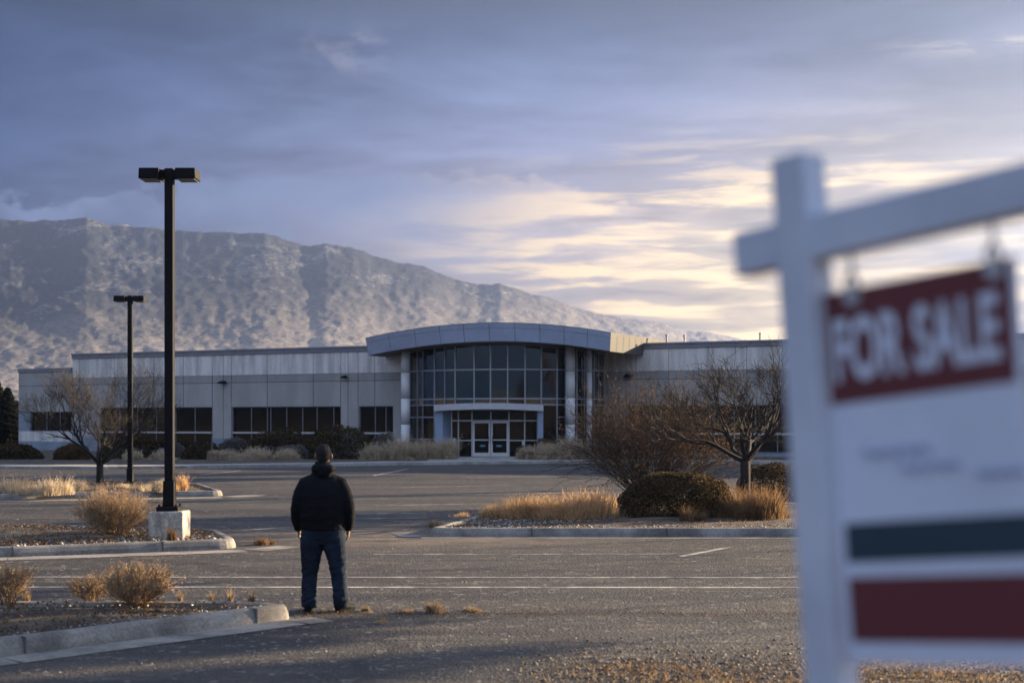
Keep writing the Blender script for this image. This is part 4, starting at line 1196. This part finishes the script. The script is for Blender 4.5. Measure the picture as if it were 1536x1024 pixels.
# ------------------------------------------------------------------ loose stuff on the ground
def stones(name, P, s, m, kind='stuff'):
    """little angular stones, all one object"""
    n = len(P); S = (s * np.minimum(rng.lognormal(0, .45, n), 2.2))[:, None, None]
    oct_ = np.array([[1, 0, 0], [0, 1, 0], [-1, 0, 0], [0, -1, 0], [0, 0, .7], [0, 0, -.6]], float)
    tri = np.array([[0, 1, 4], [1, 2, 4], [2, 3, 4], [3, 0, 4], [1, 0, 5], [2, 1, 5], [3, 2, 5], [0, 3, 5]])
    V = oct_[None] * rng.uniform(.6, 1.3, (n, 6, 1)) * S
    a = rng.uniform(0, 6.28, n); ca, sa = np.cos(a)[:, None], np.sin(a)[:, None]
    V = np.stack([V[:, :, 0] * ca - V[:, :, 1] * sa, V[:, :, 0] * sa + V[:, :, 1] * ca, V[:, :, 2]], 2) + P[:, None, :]
    Fc = (np.arange(n)[:, None, None] * 6 + tri[None]).reshape(-1, 3)
    return tag(link_mesh(name, np_mesh(name, V.reshape(-1, 3), Fc), m), kind=kind)

def in_poly(P, poly):
    x, y = P[:, 0], P[:, 1]; ins = np.zeros(len(P), bool); n = len(poly)
    for i in range(n):
        x0, y0 = poly[i - 1][:2]; x1, y1 = poly[i][:2]
        c = ((y0 > y) != (y1 > y)) & (x < (x1 - x0) * (y - y0) / (y1 - y0 + 1e-12) + x0); ins ^= c
    return ins
def scatter(poly, n, z, inset=.22):
    q = offset_poly([Vector(p) for p in poly], inset)
    xs = [p[0] for p in q]; ys = [p[1] for p in q]
    P = np.stack([rng.uniform(min(xs), max(xs), n * 2), rng.uniform(min(ys), max(ys), n * 2), np.full(n * 2, z)], 1)
    return P[in_poly(P, q)][:n]
stones('gravel', scatter(D, 15000, .125, .2), .016, M['stone'])
P = scatter(B, 3500, .13); stones('gravel', P, .018, M['stone'])
P = scatter(A, 3000, .13); stones('gravel', P, .012, M['stone'])
for poly, n, s in ((A, 7000, .022), (B, 8000, .03), (D, 9000, .028), (Cc, 5000, .035)):
    P = scatter(poly, n, .135); P[:, 2] += rng.uniform(0, .05, len(P))
    V, Fc = leaf_cards(P, s, .35); tag(link_mesh('leaf_litter', np_mesh('leaf_litter', V, Fc), M['litter']), kind='stuff')
# verge at the lower right, out of focus
M['verge'] = mat('verge_earth', (0.20, 0.135, 0.075), 0.95, 0.4, 3.0, c2=(0.06, 0.045, 0.03), fine=0.5, fscale=30, bump=1.0, bscale=30, bdist=0.05)
vp = [(-1.2, -6), (12, -6)] + [(12 - 13.4 * i / 40, 11.9 + .16 * (12 - 13.4 * i / 40) + .35 * math.sin(i * .8) + .2 * math.sin(i * 2.3) - max(0, i - 27) * .22) for i in range(41)]
sheet('verge', vp, .004, M['verge'])
NV = 60000
vx = rng.uniform(-3.5, 9, NV); vy = rng.uniform(7.5, 13.4, NV)
edge = 12.55 + .5 * np.sin(vx * .9 + 1) + .16 * vx
keep = (rng.random(NV) < 1 / (1 + np.exp((vy - edge + .9 - .0 * vx) * 3.0))) & (vx > .2 + .25 * rng.normal(size=NV))
P = np.stack([vx, vy, np.full(NV, .008)], 1)[keep]
stones('gravel', P, .010, M['pebble'])
P = P[rng.random(len(P)) < .8] + np.array([0, 0, .01]); V, Fc = leaf_cards(P, .013, .35); tag(link_mesh('leaf_litter', np_mesh('leaf_litter', V, Fc), M['litter']), kind='stuff')
vx = rng.uniform(-.5, 7, 9000); vy = rng.uniform(9.0, 12.6, 9000); keep = (vy < 12.0 + .10 * vx + .35 * np.sin(vx * 2.3) - np.maximum(0, 1.6 - vx) * .7) & (rng.random(9000) < .25 + .75 * (np.sin(vx * 3.1 + vy * 2) > .1))
P = np.stack([vx, vy, np.zeros(9000)], 1)[keep]
V, Fc = blades(P, np.full(len(P), .065), .0045, 1.8); tag(link_mesh('dry_grass', np_mesh('dry_grass', V, Fc), M['verge_grass']), kind='stuff')
# grit, twigs and debris on the asphalt
n = 5200; yy = 11.5 + 48 * rng.random(n) ** 1.5; xx = (rng.random(n) - .5) * yy * .85
P = np.stack([xx, yy, np.full(n, .006)], 1); stones('debris', P, .006, M['stone'])
n = 2600; xx = -2.3 + 9 * rng.random(n) ** 1.4; yy = 15.1 + .14 * rng.normal(size=n) * (.4 + np.abs(np.sin(xx * 1.3 + .5))) - .006 * xx + .10 * np.sin(xx * 1.9)
P = np.stack([xx, yy, np.full(n, .012)], 1)[rng.random(n) < .8]
V, Fc = leaf_cards(P, .013, .35); tag(link_mesh('leaf_litter', np_mesh('leaf_litter', V, Fc), M['litter']), kind='stuff')

# ------------------------------------------------------------------ the man
M['jacket'] = mat('black_nylon_jacket', (0.0045, 0.0055, 0.0075), 0.75, 0.2, 8.0, spec=0.12)
M['jeans'] = mat('dark_blue_denim', (0.013, 0.020, 0.034), 0.95, 0.35, 5.0, fine=0.2, fscale=120, spec=0.15)
M['skin'] = mat('skin', (0.19, 0.105, 0.07), 0.55, 0.1, 12.0)
M['hair'] = mat('short_dark_hair', (0.007, 0.0055, 0.005), 0.9, 0.4, 60.0, bump=0.6, bscale=120)
M['shoe'] = mat('black_shoe_leather', (0.007, 0.0065, 0.006), 0.75, 0.2, 10.0, spec=0.12)
M['sole'] = mat('shoe_sole', (0.012, 0.011, 0.010), 0.9, 0.2, 10.0, spec=0.1)
mx, my = (484.5 - CX) / 139.0, F / 139.0
man = empty('person', (mx, my, 0), 'man in dark padded jacket and blue jeans standing with his back turned', 'person')
X = lambda x, y, z: (mx + x, my + y, z)
bd = MB()   # body
bd.ball(X(.005, .02, 1.685), .077, .098, .112); bd.ball(X(.005, .055, 1.615), .058, .065, .065)
bd.loft([(X(0, -.01, 1.40), (.07, 0, 0), (0, .065, 0)), (X(0, -.005, 1.50), (.062, 0, 0), (0, .062, 0)), (X(.003, .0, 1.60), (.060, 0, 0), (0, .064, 0)), (X(.004, .01, 1.66), (.055, 0, 0), (0, .06, 0))])
for s in (-1, 1):
    bd.ball(X(.005 + s * .088, .004, 1.668), .013, .024, .036)           # ears
    bd.ball(X(.005 + s * .032, .098, 1.700), .017, .014, .010)           # brow
bd.ball(X(.005, .122, 1.665), .013, .02, .024); bd.ball(X(.005, .108, 1.628), .024, .012, .010); bd.ball(X(.005, .098, 1.588), .026, .02, .02)
bd.loft([(X(0, 0, .86), (.13, 0, 0), (0, .09, 0)), (X(0, 0, 1.05), (.13, 0, 0), (0, .09, 0)), (X(0, 0, 1.25), (.15, 0, 0), (0, .09, 0)), (X(0, 0, 1.42), (.10, 0, 0), (0, .07, 0))])
for s in (-1, 1):
    bd.tube([X(s * .12, 0, 1.39), X(s * .20, -.01, 1.37), X(s * .278, -.02, 1.12), X(s * .272, .06, .90)], [.05, .05, .042, .030], 10)
    bd.tube([X(s * .09, 0, .88), X(-.135 if s < 0 else .155, .01, .5), X(-.146 if s < 0 else .195, -.012, .08)], [.07, .05, .035], 10)
    # hand: palm, four curled fingers, thumb
    w = Vector(X(s * .272, .062, .895)); pm = w + Vector((-s * .004, .012, -.075))
    bd.loft([(w, (.016, 0, 0), (0, .026, 0)), (w.lerp(pm, .5), (.015, 0, 0), (0, .036, 0)), (pm, (.013, 0, 0), (0, .040, 0))])
    for k, (dy, L) in enumerate(((.034, .068), (.012, .078), (-.011, .072), (-.032, .056))):
        q = pm + Vector((0, dy, .004))
        bd.tube([q, q + Vector((-s * .002, .003, -L * .42)), q + Vector((-s * .014, .006, -L * .75)), q + Vector((-s * .032, .007, -L * .95))], [.0095, .009, .008, .0065], 8)
    q = w + Vector((-s * .008, .030, -.025)); bd.tube([q, q + Vector((-s * .014, .022, -.028)), q + Vector((-s * .022, .028, -.058))], [.012, .011, .008], 8)
fuse('body', bd, M['skin'], man, .0065, 3)
hr = MB(); hr.ball(X(.005, .006, 1.703), .0825, .100, .101); hr.ball(X(.005, -.028, 1.660), .072, .060, .062)
ho = fuse('hair', hr, M['hair'], man, .006, 2, lambda c: .004 * mnoise.noise(c * 75) + .003 * mnoise.noise(c * 30))

def wr(c):
    a = mnoise.fractal(Vector((c.x * 6, c.y * 6, c.z * 17)), .9, 2.0, 3)
    b_ = mnoise.noise(Vector((c.x * 9 + c.z * 13, c.y * 9, c.z * 5 - c.x * 12)))
    return .004 * a + .005 * abs(b_) - .002
jk = MB()
ell = lambda x, y, z, rx, ry: (X(x, y, z), (rx, 0, 0), (0, ry, 0))
jk.loft([ell(0, 0, .872, .215, .150), ell(0, 0, .885, .240, .168), ell(0, 0, .94, .243, .170), ell(0, 0, 1.02, .262, .184), ell(0, -.005, 1.14, .268, .184), ell(0, -.01, 1.27, .262, .172), ell(0, -.01, 1.36, .238, .150),
         ell(0, -.01, 1.43, .195, .122), ell(0, -.008, 1.485, .125, .105), ell(0, -.005, 1.52, .10, .098)])
for s in (-1, 1):
    jk.tube([X(s * .12, -.01, 1.40), X(s * .185, -.012, 1.362), X(s * .226, -.018, 1.29), X(s * .254, -.026, 1.19), X(s * .273, -.02, 1.09), X(s * .277, .012, .99), X(s * .271, .042, .915), X(s * .268, .058, .868)],
            [.080, .088, .084, .081, .079, .070, .057, .046], 16)
# folded hood and stand collar
jk.loft([ell(.0, -.005, 1.47, .135, .118), ell(0, -.005, 1.53, .104, .103), ell(.0, 0, 1.59, .092, .100), ell(0, 0, 1.615, .084, .092)])
jk.ball(X(.012, -.095, 1.525), .118, .055, .052); jk.ball(X(.012, -.10, 1.485), .085, .052, .055)
jk.tube([X(-.11, .0, 1.53), X(-.085, -.075, 1.555), X(.0, -.115, 1.56), X(.095, -.08, 1.55), X(.12, 0, 1.525)], [.022, .030, .032, .030, .022], 10)
jo = fuse('jacket', jk, M['jacket'], man, .0085, 9, wr)
sm = MB(); 
tr = MB()
def leg(s, pts):
    tr.loft([(X(x, y, z), (rx, 0, 0), (0, ry, 0)) for x, y, z, rx, ry in pts])
leg(-1, [(-.095, 0, .90, .13, .13), (-.118, -.005, .80, .124, .128), (-.122, 0, .68, .124, .118), (-.135, .01, .52, .101, .102), (-.142, 0, .38, .086, .092), (-.146, -.012, .22, .084, .088), (-.146, -.015, .10, .088, .094), (-.146, -.012, .045, .084, .098)])
leg(1, [(.095, 0, .90, .13, .13), (.118, -.005, .80, .124, .128), (.128, 0, .68, .124, .118), (.155, .01, .52, .101, .102), (.172, 0, .38, .086, .092), (.188, -.012, .22, .084, .088), (.196, -.015, .10, .088, .094), (.198, -.012, .045, .084, .098)])
tr.loft([ell(0, 0, .715, .13, .10), ell(0, 0, .80, .225, .14), ell(0, 0, .90, .242, .152), ell(0, 0, .97, .225, .145)])
def wj(c):
    k = 1.0 + 1.6 * max(0, 1 - abs(c.z - .12) / .18) + 1.0 * max(0, 1 - abs(c.z - .50) / .12)
    return k * .0052 * mnoise.fractal(Vector((c.x * 9 + c.z * 6, c.y * 9, c.z * 24 - c.x * 10)), .9, 2, 4)
fuse('trousers', tr, M['jeans'], man, .0085, 3, wj)
for s, x, rot in ((-1, -.15, -.12), (1, .205, .62)):
    sh = MB(); d = Vector((math.sin(rot), math.cos(rot), 0)); e_ = Vector((d.y, -d.x, 0)); c0 = Vector(X(x, -.03, 0))
    sh.loft([(c0 - d * .085 + Vector((0, 0, .05)), e_ * .028, Vector((0, 0, .035))), (c0 - d * .07 + Vector((0, 0, .055)), e_ * .040, Vector((0, 0, .05))), (c0 + Vector((0, 0, .058)), e_ * .044, Vector((0, 0, .055))), (c0 + d * .09 + Vector((0, 0, .046)), e_ * .050, Vector((0, 0, .040))), (c0 + d * .17 + Vector((0, 0, .036)), e_ * .046, Vector((0, 0, .030))), (c0 + d * .21 + Vector((0, 0, .03)), e_ * .022, Vector((0, 0, .02)))])
    so_ = fuse('shoe', sh, M['shoe'], man, .007, 3)
    sl = MB(); pts_ = []
    for i in range(18):
        t = 2 * math.pi * i / 18; q = c0 + d * (.06 + .155 * math.cos(t)) + e_ * (.052 * math.sin(t) * (1 + .12 * math.cos(t))); pts_.append((q.x, q.y))
    sl.prism(pts_, .002, .024); sl.build('sole', M['sole'], so_)

# ------------------------------------------------------------------ for-sale sign (close to the lens)
M['sign_white'] = mat('white_vinyl', (0.56, 0.64, 0.76), 0.55, 0.05, 4.0, c2=(0.47, 0.54, 0.65))
M['panel_white'] = mat('panel_white', (0.64, 0.73, 0.88), 0.5, 0.03, 4.0, c2=(0.58, 0.66, 0.80))
M['panel_red'] = mat('panel_red', (0.125, 0.026, 0.032), 0.55, 0.08, 6.0)
M['panel_teal'] = mat('panel_teal', (0.018, 0.045, 0.070), 0.5, 0.1, 6.0)
M['script_blue'] = mat('pale_blue_script', (0.40, 0.47, 0.64), 0.5, 0.1, 6.0)
M['steel'] = mat('galvanised_steel', (0.42, 0.43, 0.45), 0.4, 0.1, 20.0, metal=0.7)
PPM = 1120.0; K = 865.0 / PPM; SD = F / PPM
P0 = at(1217, 440, SD)                       # front right corner of the post, level with the panel top
U = Vector((.68, -.73, .102)).normalized()   # along the beam
Vv = Vector((-.066, 0.0, 1.0)).normalized()  # up the leaning post
Nn = Vector((.73, .68, 0)).normalized()      # away from the viewer
W = .070
def sp(u, n, v): return P0 + (U * u + Nn * n + Vv * v) * K
def sbox(mb, u0, u1, n0, n1, v0, v1, m=0):
    mb.hexa([sp(u0, n0, v0), sp(u1, n0, v0), sp(u1, n1, v0), sp(u0, n1, v0), sp(u0, n0, v1), sp(u1, n0, v1), sp(u1, n1, v1), sp(u0, n1, v1)], m)
foot = sp(-W / 2, W / 2, -P0.z / Vv.z / K)
sgn = empty('sign_post', (foot.x, foot.y, 0), 'white wooden sign post with a crossbeam standing at the right edge', 'sign post')
b = MB(); sbox(b, -W, 0, 0, W, -(P0.z + .05) / Vv.z / K, .250); b.build('post', M['sign_white'], sgn, bevel=.004)
BV0, BV1 = .060, .139
b = MB(); sbox(b, -W - .100, 1.05, .008, W - .008, BV0, BV1); b.build('crossbeam', M['sign_white'], sgn, bevel=.004)
pan = empty('hanging_sign', sp(.19, W / 2, 0), 'white real estate sign panel with red header hanging from the crossbeam', 'sign')
PW, PN = .358, W / 2
u0 = .004
b = MB(); sbox(b, u0, u0 + PW, PN - .003, PN + .003, -.645, 0.0); b.build('panel', M['panel_white'], pan)
def patch(name, ua, ub, va, vb, m, pr=.0008):
    q = MB(); sbox(q, u0 + ua, u0 + ub, PN - .003 - pr, PN - .003, vb, va); return q.build(name, m, pan)
patch('header', .0, PW - .012, -.0005, -.195, M['panel_red'])
patch('stripe', .012, PW - .001, -.402, -.470, M['panel_teal'])
patch('footer', .012, PW - .001, -.496, -.608, M['panel_red'])
# lettering
def lettering(text, name, m, ua, ub, vtop, vbot, n_off, offset=0.0):
    cu = bpy.data.curves.new('t', 'FONT'); cu.body = text; cu.size = 1.0; cu.offset = offset; cu.resolution_u = 6
    o = bpy.data.objects.new('t', cu); col.objects.link(o)
    me = bpy.data.meshes.new_from_object(o.evaluated_get(bpy.context.evaluated_depsgraph_get()))
    bpy.data.objects.remove(o)
    co_ = np.array([v.co[:] for v in me.vertices]); lo, hi = co_.min(0), co_.max(0); rl = root_loc(pan)
    for v in me.vertices:
        fu = (v.co.x - lo[0]) / (hi[0] - lo[0]); fv = (v.co.y - lo[1]) / (hi[1] - lo[1])
        v.co = sp(u0 + ua + (ub - ua) * fu, PN - .003 - n_off, vbot + (vtop - vbot) * fv) - rl
    return link_mesh(name, me, m, pan)
lettering('FOR SALE', 'lettering', M['panel_white'], .014, PW - .034, -.048, -.158, .0022, .028)
# pale handwriting-like script, illegible in the photo
for (a, c, v, amp) in ((.06, .19, -.285, .012), (.13, .24, -.315, .010), (.27, .35, -.335, .008)):
    q = MB(); pts_ = [sp(u0 + a + (c - a) * i / 40, PN - .0042, v + amp * math.sin(i * .9) * math.cos(i * .31)) for i in range(41)]
    q.tube(pts_, .0035, 5); q.build('script', M['script_blue'], pan)
for u in (.062, .325):
    q = MB(); q.tube([sp(u, PN, BV0 + .003), sp(u, PN, .022)], .0035, 8); q.build('hook', M['steel'], pan)
    r = MB(); r.tube([sp(u + .011 * math.cos(t), PN - .004, .010 + .014 * math.sin(t)) for t in [2 * math.pi * i / 14 for i in range(15)]], .004, 6); r.build('ring', M['steel'], pan)
    r = MB(); c0 = sp(u, PN - .004, -.014); r.tube([c0 - Nn * .003, c0 + Nn * .012], .013, 14); r.build('grommet', M['steel'], pan)

# ------------------------------------------------------------------ evening haze over the plain
HAZE = True
if HAZE:
    b = MB(); b.box(-2500, 1130, -250, 3100, -1.6, 400)
    m = bpy.data.materials.new('evening_haze'); m.use_nodes = True
    nt = NT(m.node_tree); nt.n.remove(nt.n['Principled BSDF'])
    pv = nt.new('ShaderNodeVolumePrincipled'); pv.inputs['Color'].default_value = (0.35, 0.48, 0.86, 1); pv.inputs['Density'].default_value = 0.00019; pv.inputs['Anisotropy'].default_value = 0.65
    nt.l.new(pv.outputs[0], nt.n['Material Output'].inputs['Volume'])
    tag(b.build('haze', m), kind='stuff')
